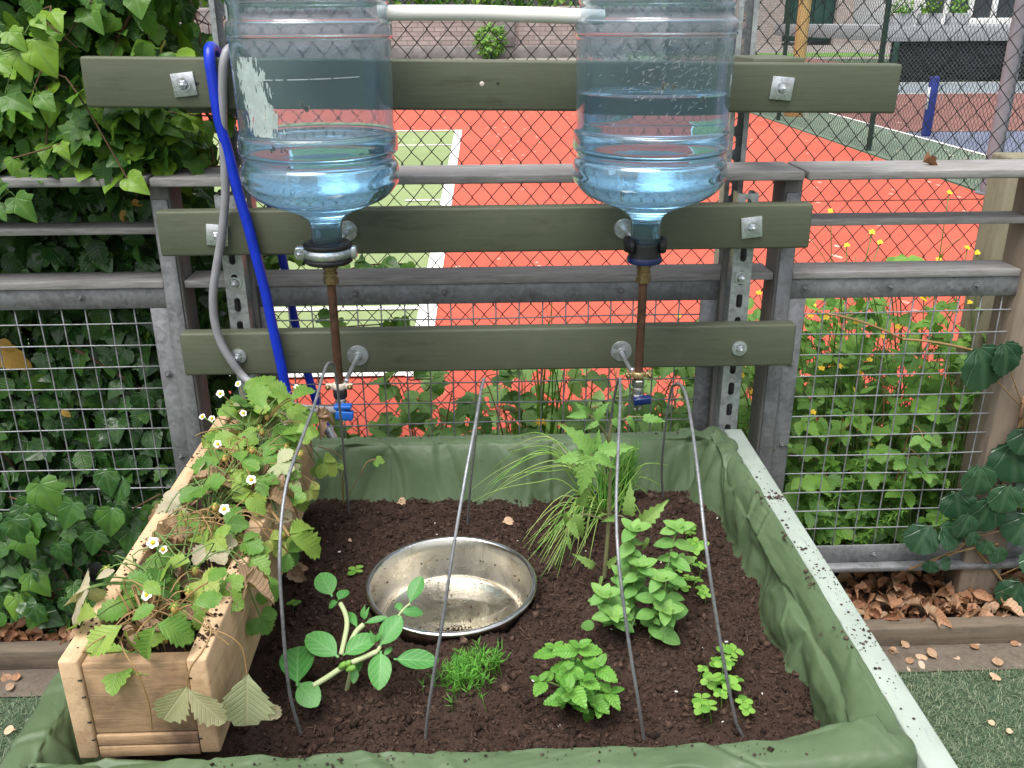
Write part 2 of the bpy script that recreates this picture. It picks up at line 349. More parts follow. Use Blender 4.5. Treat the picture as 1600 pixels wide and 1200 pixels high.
# ================================================================ ground, courts
def sheet(name, pts, mat, z, kind='structure', **kw):
    mb = MB(); mb.add([(x, y, z) for x, y in pts], [tuple(range(len(pts)))])
    return tag(mb.build(name, mat, smooth=False), kind=kind)
def groundmat(name, c1, c2, sc=6, speck=None, sp_sc=14, sp_t=.16, rough=.9, fine=120, patch=None):
    t = NT(name); k = t.coord('pos'); n = t.noise(k, sc, 5, .6); f = t.noise(k, fine, 3, .7); L = t.noise(k, .7, 3)
    col = t.ramp(t.m('ADD', t.m('MULTIPLY', n, .5), t.m('MULTIPLY', f, .5)), [(.3, c1), (.7, c2)])
    col = t.mix(t.m('MULTIPLY', t.step(L, .40, .70), .5), col, mul(c1, .8))
    if speck:
        v = t.voro(t.coord('pos', (1, .55, 1)), sp_sc); gate = t.voro(k, sp_sc * .9).outputs['Color']
        s2 = t.new('ShaderNodeSeparateXYZ'); t.link(v.outputs['Color'], s2.inputs[0])
        dot = t.m('MULTIPLY', t.m('LESS_THAN', v.outputs['Distance'], sp_t), t.m('GREATER_THAN', s2.outputs[0], .62))
        dot = t.m('MULTIPLY', dot, t.step(t.noise(k, 1.3, 3), .38, .55)); col = t.mix(t.m('MULTIPLY', dot, .75), col, speck)
    t.set(color=col, rough=rough, spec=.25); t.bump(f, .2, .004); return t.mat
sheet('ground', [(-90, -30), (90, -30), (90, 200), (-90, 200)], groundmat('turf_ground', (.045, .075, .045), (.09, .12, .075), 30), 0)
RED = groundmat('red_court', (.47, .084, .054), (.57, .112, .072), 5, (.82, .5, .4), 8, .15)
PALE = groundmat('pale_green_court', (.20, .265, .115), (.27, .335, .155), 9, (.6, .62, .4), 9, .13)
STRIP = groundmat('green_strip', (.12, .17, .125), (.20, .25, .19), 7, (.55, .52, .38), 7, .2)
LINE = basic('court_line', (.82, .80, .76), .8, 0, .1, 30, .05)
sheet('red_court', [(-12, 2.95), (4.25, 2.95), (4.25, 34), (-12, 34)], RED, .004)
sheet('green_court', [(-6, 3.62), (-.27, 3.62), (-.27, 12.55), (-6, 12.55)], PALE, .008)
for n, (x0, x1, y0, y1) in dict(a=(-.33, -.235, 3.56, 12.6), b=(-6, -.235, 12.55, 12.63), c=(-6, -.33, 11.05, 11.11), d=(-6, -.33, 4.50, 4.56), e=(-.62, -.33, 7.52, 7.57), f=(-6, -.33, 3.56, 3.63)).items():
    sheet('court_line', [(x0, y0), (x1, y0), (x1, y1), (x0, y1)], LINE, .012 if n == 'a' else .016)
sheet('green_strip', [(4.29, 3), (5.42, 3), (5.42, 21.5), (26, 21.5), (26, 25), (4.29, 25)], STRIP, .006)
BLUE = groundmat('blue_court', (.115, .135, .20), (.165, .185, .25), 7, (.5, .5, .52), 7, .13)
SLATE = groundmat('slate_court', (.17, .20, .23), (.24, .27, .29), 7)
MAROON = groundmat('maroon_court', (.16, .075, .066), (.25, .125, .11), 5, (.6, .42, .34), 6, .2)
sheet('blue_court', [(5.5, 3), (26, 3), (26, 12), (5.5, 12)], BLUE, .006)
sheet('maroon_court', [(5.5, 12.05), (26, 12.05), (26, 18.2), (5.5, 18.2)], MAROON, .006)
sheet('slate_court', [(5.5, 18.25), (26, 18.25), (26, 21.4), (5.5, 21.4)], SLATE, .006)
for (x0, x1, y0, y1) in ((5.43, 5.49, 3, 21.4), (5.5, 26, 21.3, 21.38), (5.5, 26, 18.2, 18.25)):
    sheet('court_line', [(x0, y0), (x1, y0), (x1, y1), (x0, y1)], LINE, .010)
sheet('paved_yard', [(-30, 34.1), (40, 34.1), (40, 60), (-30, 60)], groundmat('paving', (.20, .18, .165), (.30, .27, .25), 3), .004)
sheet('lawn_bank', [(5.5, 36), (16, 36), (16, 40), (5.5, 40)], groundmat('lawn', (.09, .20, .04), (.15, .28, .06), 4), .012)
sheet('maroon_court', [(6.5, 25.5), (12, 25.5), (12, 35.5), (6.5, 35.5)], MAROON, .012)
# soil border under the fence
def ground_patch(name, x0, x1, y0, y1, nx, ny, mat, amp, z0, kind, sc=6):
    mb = MB(); V = []
    for j in range(ny + 1):
        for i in range(nx + 1):
            x = x0 + (x1 - x0) * i / nx; y = y0 + (y1 - y0) * j / ny
            e = min(1, min(j, ny - j) / 2)
            V.append((x, y, z0 + e * amp * (fbm(x * sc, y * sc, 3) * .5 + .6)))
    F = [(j * (nx + 1) + i, j * (nx + 1) + i + 1, (j + 1) * (nx + 1) + i + 1, (j + 1) * (nx + 1) + i) for j in range(ny) for i in range(nx)]
    mb.add(V, F); return tag(mb.build(name, mat), kind=kind)
BORDER = groundmat('border_soil', (.030, .018, .012), (.075, .048, .033), 20)
ground_patch('soil_border', -3, 3, 1.745, 2.93, 160, 36, BORDER, .03, .004, 'structure')
GRIT = groundmat('grit', (.085, .07, .055), (.19, .155, .125), 40, (.6, .45, .33), 30, .3)
ground_patch('grit_strip', .6, 3, 1.655, 1.752, 90, 8, GRIT, .012, .005, 'structure', 20)
ground_patch('grit_strip', -3, -.62, 1.655, 1.752, 90, 8, GRIT, .012, .005, 'structure', 20)
for x0, x1, lb in ((.62, 2.6, 'weathered timber edging board below the leaf litter on the right'), (-2.6, -.62, 'weathered timber edging board behind the turf on the left')):
    mb = MB(); mb.bx(x0, x1, 1.745, 1.785, 0, .058)
    o = mb.build('edging_board', woodmat('edging_wood', (.17, .135, .10), (.08, .062, .045), 'x', 1, .85, (.05, .04, .03), .4, .5), loc=((x0 + x1) / 2, 1.765, 0), bevel=.004)
    tag(o, lb, 'edging board', 'timber edging boards')

# ================================================================ far background
def stonemat(name, c1, c2, bw=.42, bh=.16, mortar=(.10, .09, .085)):
    t = NT(name); k = t.coord('Object', (1, 1, 1), (R(90), 0, 0)); b = t.new('ShaderNodeTexBrick'); t.link(k, b.inputs['Vector'])
    b.inputs['Scale'].default_value = 1; b.inputs['Brick Width'].default_value = bw; b.inputs['Row Height'].default_value = bh; b.inputs['Mortar Size'].default_value = .012
    b.inputs['Color1'].default_value = (*c1, 1); b.inputs['Color2'].default_value = (*c2, 1); b.inputs['Mortar'].default_value = (*mortar, 1)
    p = t.coord('pos'); n = t.noise(p, 3.5, 6, .65); f = t.noise(p, 18, 5, .7)
    col = t.mix(t.m('MULTIPLY', t.step(n, .45, .7), .5), b.outputs['Color'], mul(c1, .5)); col = t.mix(t.m('MULTIPLY', f, .4), col, mul(c2, 1.2))
    t.set(color=col, rough=.9, spec=.2); t.bump(t.m('ADD', f, b.outputs['Fac']), .5, .03); return t.mat
STONE = stonemat('wall_stone', (.27, .22, .21), (.40, .345, .33)); PIER = basic('pier_stone', (.2, .185, .18), .9, 0, .3, 3, .4, .02)
COPE = basic('coping', (.30, .28, .27), .85, 0, .25, 4, .3, .01)
rw = thing('retaining_wall', (-5, 37, 0), 'long low rough stone retaining wall with flat coping across the far end of the red court', 'wall')
mb = MB(); mb.bx(-26, 10.6, 37, 37.6, 0, 1.68); mb.build('wall', STONE, rw, smooth=False)
mb = MB(); mb.bx(-26.1, 10.7, 36.9, 37.7, 1.68, 1.83); mb.build('coping', COPE, rw, bevel=.02)
mb = MB(); mb.bx(-26, 10.6, 36.85, 36.99, 0, .42); mb.build('plinth', PIER, rw, bevel=.02)
for x in (-10, -4.2, 1.1, 6.3):
    mb = MB(); mb.bx(x - .3, x + .3, 36.8, 36.98, .42, 1.67); mb.build('pier', PIER, rw, bevel=.02)
def crown(mb, c, r, n, size, seed, tplname='oval'):
    q = random.Random(seed)
    for i in range(n):
        d = Vector((q.gauss(0, 1), q.gauss(0, 1), q.gauss(0, 1))).normalized()
        k = .45 + .55 * q.random() ** .5; lump = 1 + .25 * fbm(d.x * 2 + seed, d.y * 2, d.z * 2)
        p = Vector(c) + Vector((d.x * r[0], d.y * r[1], d.z * r[2])) * k * lump
        dr = (d + Vector((q.uniform(-1, 1), q.uniform(-1, 1), q.uniform(-.9, .3)))).normalized()
        add_leaf(mb, tplname, p, dr, (d + Vector((0, 0, .8))).normalized(), size * q.uniform(.6, 1.2), min(1, max(0, .5 + q.uniform(-.5, .5))))
def far_bits():
    b = thing('round_bush', atz(818, 72, 0) * 0 + Vector((.45, 36.2, 0)), 'small round bright green bush in front of the far stone wall', 'bush')
    mb = MB(); crown(mb, (.45, 36.2, .62), (.6, .5, .55), 700, .16, 3); mb.build('foliage', M['weed'], b)
    mb = MB(); mb.tube([(.45, 36.2, 0), (.47, 36.2, .3), (.44, 36.2, .6)], [.05, .04, .02], 6); mb.build('stem', M['stem_brown'], b)
    h = thing('hedge', (-4, 39, 0), 'dark green hedge growing along the top behind the far stone wall', 'hedge')
    mb = MB()
    for i in range(22): crown(mb, (-19 + i * 1.32, 38.9, 2.3 + .25 * math.sin(i * 2.1)), (1.0, .8, .9), 170, .3, 20 + i)
    mb.build('foliage', M['hedge_leaf'], h)
    mb = MB()
    for i in range(22): mb.tube([(-19 + i * 1.32, 38.9, 0), (-19 + i * 1.32, 38.9, 2.3)], [.1, .05], 6)
    mb.build('trunk', M['stem_brown'], h)
    # brick building with a dark green door
    g = thing('brick_building', (18, 52, 0), 'pale brick building with a dark green garage door beyond the yellow pole', 'building')
    BR = stonemat('pale_brick', (.36, .30, .28), (.48, .42, .39), .24, .09, (.3, .28, .26))
    mb = MB()
    for x0, x1, z0, z1 in ((14.2, 16.1, 0, 5), (18.9, 22.5, 0, 5), (16.1, 18.9, 2.8, 5)): mb.bx(x0, x1, 51, 56, z0, z1)
    mb.build('wall', BR, g, smooth=False)
    mb = MB(); mb.bx(16.1, 18.9, 51.4, 51.5, .2, 2.8)
    for i in range(5): mb.bx(16.12 + i * .56, 16.62 + i * .56, 51.34, 51.4, .3, 2.7)
    mb.build('garage_door', basic('door_green', (.012, .06, .05), .6, 0, .2, 2, .05), g, bevel=.01)
    mb = MB(); mb.bx(14.0, 22.7, 50.8, 56.2, 5, 5.3); mb.build('roof', COPE, g, bevel=.03)
    # raised deck with glazed front
    dk = thing('timber_deck', (14, 23, 0), 'raised grey timber deck on posts with black netting below and railings', 'deck')
    DG = woodmat('deck_grey', (.36, .38, .40), (.25, .27, .29), 'x', .3, .75, (.18, .18, .18), .2, .3)
    mb = MB(); mb.bx(9.3, 19, 21.56, 30, 1.10, 1.2); mb.build('floor', DG, dk, bevel=.01)
    mb = MB(); mb.bx(9.28, 19, 21.5, 21.55, .88, 1.21); mb.bx(9.22, 9.28, 21.5, 30, .88, 1.21); mb.build('fascia', DG, dk, bevel=.008)
    mb = MB(); mb.bx(9.36, 19, 21.62, 21.66, 0, .9); mb.build('under_deck_shade', basic('deck_void', (.006, .006, .007), .9, 0, .4, 3, .2), dk)  # black sheet painted as the shade under the deck
    mb = MB(); chainlink(mb, 'x', 9.3, 19, 21.57, .02, .88, .10, .006, 3); mb.build('netting', M['greypost'], dk)
    for x in (9.4, 12, 14.6, 17.2):
        mb = MB(); mb.bx(x - .06, x + .06, 21.44, 21.5, 0, .88); mb.build('post', M['greenpost'] if x < 10 else DG, dk, bevel=.006)
    gh = thing('glazed_porch', (14, 26, 1.2), 'white framed glazed porch standing on the grey deck at upper right', 'porch')
    W_ = basic('white_frame', (.80, .80, .78), .5, 0, .05, 4, .02)
    mb = MB(); mb.bx(11.25, 19, 24.6, 24.75, 1.2, 1.36); mb.bx(11.25, 19, 24.6, 24.75, 3.0, 3.15); mb.build('sill', W_, gh, bevel=.01)
    for i in range(11):
        mb = MB(); mb.bx(11.25 + i * .62, 11.38 + i * .62, 24.6, 24.74, 1.36, 3.0); mb.build('mullion', W_, gh, bevel=.008)
    mb = MB(); mb.bx(11.3, 19, 24.66, 24.69, 1.36, 3.0); t = NT('dark_glazing'); t.set(color=(.05, .06, .065), rough=.08, spec=.6); mb.build('pane', t.mat, gh, smooth=False)
    mb = MB(); mb.bx(11.2, 19.2, 24.5, 29, 3.15, 3.3); mb.build('roof', DG, gh, bevel=.02)
    mb = MB(); mb.bx(11.25, 11.4, 24.75, 29, 1.2, 3.15); mb.build('wall', W_, gh)
    for i, (x, lb) in enumerate(((9.6, 'pale grey planter trough with ferny plant at the deck corner'), (10.25, 'grey planter trough with low dark foliage on the deck'), (10.9, 'pale planter trough with bright green plant beside the white porch'))):
        pt = thing('planter_trough', (x, 21.9, 1.2), lb, 'planter', 'planters on the deck')
        mb = MB(); mb.bx(x - .22, x + .22, 21.75, 22.05, 1.2, 1.47); mb.build('trough', basic('trough_grey', (.38, .40, .42), .8, 0, .15, 5, .1), pt, bevel=.015)
        mb = MB(); crown(mb, (x, 21.9, 1.6), (.24, .18, .2), 130, .1, 60 + i); mb.build('foliage', M['weed' if i != 1 else 'hedge_leaf'], pt)
    # yellow pole, net post, lone posts
    p = atz(1239, 182, 0)
    yp = thing('yellow_pole', p, 'tall ochre yellow padded pole at the right edge of the red court', 'pole')
    mb = MB(); mb.lathe([(.001, 3.6), (.085, 3.6), (.09, 3.55), (.09, .02)], p, 20); mb.build('pad', basic('ochre_pad', (.50, .36, .14), .6, 0, .2, 4, .1), yp, sharp=40)
    mb = MB(); mb.lathe([(.001, .22), (.115, .22), (.13, .19), (.135, 0)], p, 20); mb.build('foot', basic('ochre_foot', (.36, .19, .06), .7, 0, .25, 4, .1), yp, sharp=40)
    p = atz(1446, 213, 0)
    npst = thing('net_post', p, 'short dark blue padded net post standing on the second court', 'post')
    mb = MB(); mb.box((p.x, p.y, .36), (.105, .105, .72)); mb.build('pad', basic('blue_pad', (.012, .03, .22), .5, 0, .2, 4, .1), npst, bevel=.03)
    mb = MB(); mb.box((p.x - .0555, p.y - .015, .46), (.006, .06, .26)); mb.build('patch', basic('white_patch', (.7, .72, .75), .6, 0, .1, 9, 0), npst)

# ================================================================ fences
def chainlink(mb, axis, a0, a1, c, z0, z1, W, H, n=4, r=None):
    """zigzag wires hooked into their neighbours; W wide diamonds"""
def chainlink(mb, axis, a0, a1, c, z0, z1, W, r, n=4, HH=None):
    HH = HH or W * 1.12; k = int((a1 - a0) / (W / 2)); m = int((z1 - z0) / (HH / 2)); d = r * 1.05
    for i in range(k):
        pts = []
        xa = a0 + i * W / 2; xb = xa + W / 2
        for j in range(m + 1):
            s = (i + j) % 2; x = xb + r * .5 if s else xa - r * .5; y = c + (d if (j % 2) else -d); z = z0 + j * HH / 2
            jit = .0012 * W / .05
            x += rnd.uniform(-jit, jit); z += rnd.uniform(-jit, jit)
            if axis == 'x': pts.append((x, y, z))
            else: pts.append((y, x, z))
        mb.tube(pts, r, n, cap=False)
def chain_fences():
    f = thing('chain_link_fence', (0, 2.62, 0), 'dark chain link fence close behind the rail fence, red court seen through it', 'fence')
    mb = MB(); chainlink(mb, 'x', -2.6, 2.9, 2.62, .03, 2.5, .056, .0018, 4, .064); mb.build('wire_mesh', M['chain'], f)
    for v in (311, 690):
        z = aty(1400, v, 2.62).z
        mb = MB(); mb.tube([(-2.6, 2.615, z), (0, 2.615, z - .004), (2.9, 2.615, z)], .0014, 5); mb.build('tension_wire', M['chain'], f)
    for x in (-2.62, 2.92):
        mb = MB(); mb.lathe([(.001, 2.56), (.028, 2.56), (.03, 2.54), (.03, 0)], (x, 2.65, 0), 16); mb.build('post', M['greenpost'], f, sharp=40)
    f = thing('chain_link_fence', (4.3, 12, 0), 'green chain link fence running away between the red court and the second court', 'fence')
    mb = MB(); chainlink(mb, 'y', 4.6, 22, 4.3, .03, 2.7, .066, .0022, 3); mb.build('wire_mesh', M['chain_far'], f)
    for y, r_, m_ in ((7.7, .042, 'greenpost'), (10.3, .03, 'greenpost'), (13.6, .03, 'greenpost'), (16.6, .03, 'greenpost'), (19.5, .03, 'greenpost'), (22, .04, 'greenpost')):
        mb = MB(); mb.lathe([(.001, 2.95), (r_, 2.95), (r_, 0)], (4.36, y, 0), 14); mb.build('post', M[m_], f, sharp=40)
    mb = MB(); mb.tube([(4.3, 4.6, 2.7), (4.3, 22, 2.7)], .006, 6); mb.build('tension_wire', M['chain_far'], f)
    p = atz(1530, 300, 0); q = thing('steel_post', (4.29, 7.6, 0), 'thick grey steel post beside the green chain link fence at right', 'post')
    mb = MB(); mb.lathe([(.001, 3.1), (.06, 3.1), (.062, 3.08), (.062, 0)], (4.29, 7.6, 0), 20); mb.build('shaft', M['greypost'], q, sharp=40)
    mb = MB(); mb.lathe([(.001, .012), (.1, .012), (.1, 0)], (4.29, 7.6, .008), 20); mb.build('base_plate', M['greypost'], q, sharp=40)

CAPZ = aty(800, 287, 1.835).z
XL, XR = -.507, .541
def bolt_head(mb, c, r=.009, h=.007, hexa=True, nrm=(0, -1, 0)):
    m = Vector(nrm).to_track_quat('Z', 'Y').to_matrix()
    mb.lathe([(r * 1.5, 0), (r * 1.5, .002), (r * 1.05, .002)], c, 18, m)
    mb.lathe([(r, .002), (r, h * .8), (r * .85, h), (r * .55, h), (r * .5, h * .9 + .005), (.0005, h + .006)], c, 6 if hexa else 14, m)
def rail_fence():
    zr = aty(800, 443, 1.88).z; zm = aty(1400, 352, 1.885).z; zb = .2; zf = aty(1400, 458, 1.885).z
    ztop = aty(1400, 436, 1.885).z
    for nm, x0, x1, capx, mats, mesh, lb in (
            ('L', -2.4, -.672, (-2.6, -.66), 0, (-2.35, -.70), 'grey rail fence bay with wire mesh panel in front of the dark ivy at left'),
            ('C', -.628, .626, (-.653, .655), 1, (-.47, .49), 'middle grey rail fence bay behind the green planks and water bottles'),
            ('R', .668, 1.168, (.662, 2.6), 2, (.70, 1.42), 'grey rail fence bay with wire mesh panel in front of the weeds at right')):
        f = thing('rail_fence_bay', ((x0 + x1) / 2, 1.9, 0), lb, 'fence', 'bays of the grey rail fence')
        mb = MB(); mb.box(((capx[0] + capx[1]) / 2, 1.905, CAPZ + .009 + (.002 if nm == 'L' else 0)), (capx[1] - capx[0], .14, .018)); mb.build('cap_rail', M['rail'], f, bevel=.003)
        mb = MB(); mb.box(((x0 + x1) / 2, 1.92, zm + .007), (x1 - x0, .068, .014)); mb.build('middle_rail', M['rail'], f, bevel=.002)
        mb = MB(); mb.box(((x0 + x1) / 2, 1.922, zr + .008), (x1 - x0, .085, .016)); mb.build('lower_rail', M['rail'], f, bevel=.002)
        # angle iron frame
        xa, xb = {'L': (-2.4, -.672), 'C': (-.492, .512), 'R': (.668, 1.45)}[nm]
        mb = MB(); y0 = 1.886; th = .038
        mb.bx(xa, xb, y0, y0 + .004, zr - .045, zr - .001)
        mb.bx(xb - th, xb, y0 + .0002, y0 + .004, .2, zr - .045) if nm != 'R' else None
        mb.bx(xa, xa + th, y0 + .0002, y0 + .004, .2, zr - .045)
        mb.bx(xa, xb, y0, y0 + .004, .152, .2); mb.bx(xa, xb, 1.862, 1.94, .138, .151)
        mb.build('angle_frame', M['galv_dull'], f, bevel=.001, seg=1)
        xs = [xa + .03 + i * .19 for i in range(int((xb - xa) / .19) + 1)]
        for x in xs[:40]:
            if x < xb - .01:
                mb = MB(); bolt_head(mb, (x, y0 - .0005, zr - .02), .0055, .004); mb.build('bolt', M['galv_dull'], f, sharp=40)
        for x in (xb - .02 if nm != 'R' else xa + .02, xa + .28 if nm == 'R' else xb - .3):
            for z in ((.68, .48) if x in (xb - .02, xa + .02) else (.176,)):
                mb = MB(); bolt_head(mb, (x, y0 - .0005, z), .006, .006); mb.build('bolt', M['galv_dull'], f, sharp=40)
        mb = MB(); ym = 1.896
        n = int((mesh[1] - mesh[0]) / .05); zt = zr - .03
        for i in range(n + 1):
            x = mesh[0] + i * .05
            pts = [(x + .0015 * math.sin(z_ * 9 + i), ym + .002 * math.sin(z_ * 5 + i * 1.7), z_) for z_ in np.linspace(.17, zt, 9)]
            mb.tube(pts, .0017, 5)
        for j in range(int((zt - .185) / .05) + 1):
            z = .195 + j * .05
            pts = [(x_, ym - .0032 + .002 * math.sin(x_ * 6 + j), z + .0012 * math.sin(x_ * 8 + j * 2)) for x_ in np.linspace(mesh[0] - .02, mesh[1] + .01, 14)]
            mb.tube(pts, .0017, 5)
        mb.build('wire_mesh', M['wire'], f)
    for x0, x1, lb in ((-.67, -.63, 'grey timber fence post beside the ivy at left'), (.628, .666, 'grey timber fence post beside the weeds at right')):
        p = thing('fence_post', ((x0 + x1) / 2, 1.91, 0), lb, 'fence post', 'grey fence posts')
        mb = MB(); mb.bx(x0, x1, 1.872, 1.95, 0, CAPZ - .001); mb.build('post', M['post'], p, bevel=.003)
        xx = x0 - .004 if x0 < 0 else x1 - .014
        mb = MB(); mb.bx(x0 + .004, x1 - .004, 1.866, 1.8715, .15, CAPZ - .03); mb.build('face_plate', M['galv_dull'], p, bevel=.001, seg=1)
    for x, lb in ((XL, 'dark timber post behind the left slotted channel'), (XR, 'dark timber post behind the right slotted channel')):
        p = thing('fence_post', (x, 1.91, 0), lb, 'fence post', 'grey fence posts')
        mb = MB(); mb.bx(x - .030, x + .030, 1.8685, 1.8845, 0, CAPZ - .14); mb.build('post', M['post'], p, bevel=.002)
    p = thing('timber_post', (1.22, 1.92, 0), 'thick brown timber post in front of the mesh at the right edge', 'post', 'timber posts at right')
    mb = MB(); mb.bx(1.172, 1.275, 1.872, 1.97, 0, CAPZ - .004); mb.build('post', M['timber'], p, bevel=.006)
    mb = MB(); mb.box((1.25, 1.866, .57), (.05, .01, .055)); mb.build('knot', basic('knot', (.32, .18, .11), .8, 0, .3, 30, .3), p, bevel=.004)
    a = aty(1512, 600, 2.2).x
    p = thing('timber_post', (a + .05, 2.25, 0), 'mossy greenish timber post behind the mesh panel at right', 'post', 'timber posts at right')
    mb = MB(); mb.bx(a, a + .095, 2.2, 2.295, 0, aty(1590, 246, 2.2).z); mb.build('post', M['timber_green'], p, bevel=.006)

# ================================================================ slotted struts and planks
def strut(name, xc, y0, z0, z1, lb, open_front, bolts=(), W=.041):
    s = thing(name, (xc, y0, z0), lb, 'channel', 'slotted steel channels')
    mb = MB(); hw = W / 2; D = .041; th = .0025
    yf = y0 if not open_front else y0 + D - th
    P = .05; n = int((z1 - z0) / P)
    N = 32
    for i in range(n):
        zc = z1 - (i + .5) * P; ring_o = []; ring_i = []
        for k in range(N):
            a = 2 * math.pi * (k + .5) / N; c, q = math.cos(a), math.sin(a)
            f = min(hw / abs(c) if abs(c) > 1e-6 else 9, P / 2 / abs(q) if abs(q) > 1e-6 else 9)
            ring_o.append([xc + c * f, zc + q * f])
            sx, sz = .0065 * c, .0065 * q + (.0085 if q > 0 else -.0085); ring_i.append([xc + sx, zc + sz])
        for q in (4, 12, 20, 28):   # square the corners of each cell
            pass
        for k, (cx, cz) in ((3, (1, 1)), (4, (1, 1)), (11, (-1, 1)), (12, (-1, 1)), (19, (-1, -1)), (20, (-1, -1)), (27, (1, -1)), (28, (1, -1))):
            pass
        V = [(x, yf, z) for x, z in ring_o] + [(x, yf, z) for x, z in ring_i] + [(x, yf + th, z) for x, z in ring_i] + [(x, yf + th, z) for x, z in ring_o]
        F = []
        for k in range(N):
            k2 = (k + 1) % N
            F += [(k, k2, N + k2, N + k), (N + k, N + k2, 2 * N + k2, 2 * N + k), (2 * N + k, 2 * N + k2, 3 * N + k2, 3 * N + k)]
        for sx, sz in ((1, 1), (-1, 1), (-1, -1), (1, -1)):
            # corner triangles left by the ring
            ks = [k for k in range(N) if (ring_o[k][0] - xc) * sx > 0 and (ring_o[k][1] - zc) * sz > 0]
            side = [k for k in ks if abs(abs(ring_o[k][0] - xc) - hw) < 1e-6]; top = [k for k in ks if k not in side]
            if side and top:
                a_ = min(side, key=lambda k: abs(abs(ring_o[k][1] - zc) - P / 2)); b_ = min(top, key=lambda k: abs(abs(ring_o[k][0] - xc) - hw))
                o = len(V); V += [(xc + sx * hw, yf, zc + sz * P / 2), (xc + sx * hw, yf + th, zc + sz * P / 2)]
                F += [(a_, b_, o), (3 * N + a_, 3 * N + b_, o + 1)]
        mb.add(V, F)
    zb = z1 - n * P
    for sx in (-1, 1):
        xo = xc + sx * hw; x0_, x1_ = sorted((xo, xo - sx * th)); mb.bx(x0_, x1_, y0 + (.0001 if not open_front else 0), y0 + D, zb, z1)
        yl = y0 + D - th if not open_front else y0
        xl = sorted((xo - sx * th, xo - sx * .0105)); mb.bx(xl[0], xl[1], yl, yl + th, zb, z1)
    mb.build('channel', M['galv'], s, smooth=False)
    for z in bolts:
        mb = MB(); bolt_head(mb, (xc, y0 - .0003, z), .009, .009); mb.build('bolt', M['zinc'], s, sharp=40)
    return s
XL, XR = -.507, .541
def struts():
    zt = aty(340, 306, 1.825).z
    strut('slotted_channel', XL, 1.826, .3, zt, 'lower slotted steel channel at left behind the hoses', False, (aty(361, 443, 1.825).z,))
    strut('slotted_channel', XR, 1.826, .3, aty(1160, 303, 1.825).z, 'lower slotted steel channel at right between the plank ends', False, (aty(1160, 434, 1.825).z,))
    strut('slotted_channel', XL - .008, 1.985, .55, 1.72, 'upper slotted steel channel at left rising above the grey hose', True)
    strut('slotted_channel', XR + .012, 1.985, .55, 1.72, 'upper slotted steel channel at right rising beside the bottle', True)
    for x, lb in ((XL - .008, 'wooden packing block behind the top plank at left'), (XR + .03, 'wooden packing block behind the top plank at right')):
        mb = MB(); mb.bx(x - .045, x + .055, 1.826, 1.984, 1.235, 1.328)
        tag(mb.build('packing_block', M['plank'], loc=(x, 1.9, 1.28), bevel=.003), lb, 'wood block', 'packing blocks')
def plank(pl, pr, h, lb, bolts, square, hole=None):
    y = 1.79; L = (pr - pl).length; c = (pl + pr) / 2; ang = math.atan2(pr.z - pl.z, pr.x - pl.x)
    m = Matrix.Rotation(-ang, 3, 'Y'); cz = c.z - h / 2
    root = thing('green_plank', (c.x, y + .017, cz), lb, 'plank', 'dark green planks')
    mb = MB(); mb.box((c.x, y + .017, cz), (L, .034, h), M=m)
    b = mb.build('board', M['plank'], root, bevel=.005, seg=3)
    for (u, v) in bolts:
        p = aty(u, v, y); s = .0225; rr = rnd.uniform(-.12, .12)
        mb = MB()
        if square: mb.box((p.x, y - .0022, p.z), (.042, .004, .042), M=Matrix.Rotation(rr, 3, 'Y'))
        else: mb.lathe([(.001, .003), (.016, .003), (.0165, 0)], (p.x, y - .0004, p.z), 28, Vector((0, -1, 0)).to_track_quat('Z', 'Y').to_matrix())
        wsh = mb.build('washer', M['zinc'], root, bevel=.001 if square else 0, sharp=40)
        mb = MB(); bolt_head(mb, (p.x, y - .0042, p.z), .0085, .009); mb.build('bolt', M['zinc'], wsh, sharp=40)
    for (u, v, r_, col) in hole or ():
        p = aty(u, v, y); mb = MB(); mb.lathe([(.0003, .0004), (r_, .0004), (r_ * 1.15, 0)], (p.x, y - .0003, p.z), 14, Vector((0, -1, 0)).to_track_quat('Z', 'Y').to_matrix())
        mb.build('screw_hole', M[col], root)
    return root
def planks():
    plank(aty(122, 88, 1.79), aty(1411, 100, 1.79), .0905, 'top and longest dark green plank, behind both water bottles', [(288, 132), (1221, 138)], True, [(753, 131, .004, 'copper_white'), (778, 130, .002, 'rubber'), (308, 130, .003, 'rubber')])
    plank(aty(241, 331, 1.79), aty(1272, 319, 1.79), .0895, 'middle dark green plank behind the bottle necks', [(340, 367), (1174, 355)], True)
    plank(aty(279, 522, 1.79), aty(1246, 507, 1.79), .0925, 'lowest dark green plank behind the copper pipes', [(373, 556), (1155, 544)], False)

# ================================================================ water bottles
YB = 1.64
PROF = [(-104, .5), (-104, 60), (-106, 100), (-101, 116), (-90, 124), (-72, 126.5), (-50, 126.5), (-42, 124), (-36, 121.5), (-28, 121.5), (-22, 125), (-8, 126), (3, 125), (10, 122.3), (29, 122), (36, 127), (55, 127.8), (61, 124.8), (80, 124), (105, 123), (140, 121.2), (170, 119.8), (203, 118.8), (210, 121.8), (234, 121.8), (241, 115.5), (250, 115.3), (257, 119.5), (268, 121), (281, 120.4), (292, 114), (303, 104), (312, 90), (320, 70), (328, 50), (335, 38), (343, 28.5), (351, 25.2), (360, 23.8), (385, 23.5), (398, 23.5), (400, 22), (400, .5)]
def vz(v): return aty(507, v, YB).z
def prof_m():
    out = []
    for v, hw in PROF:
        t = (CAMROT.transposed() @ (aty(507, v, YB) - C0)).z * -1; out.append((hw * t / FPX, vz(v)))
    return out
def resample(pr, n=5):
    return [(max(.0004, p.x), p.z) for p in spline([(r_, 0, z) for r_, z in pr], n)]
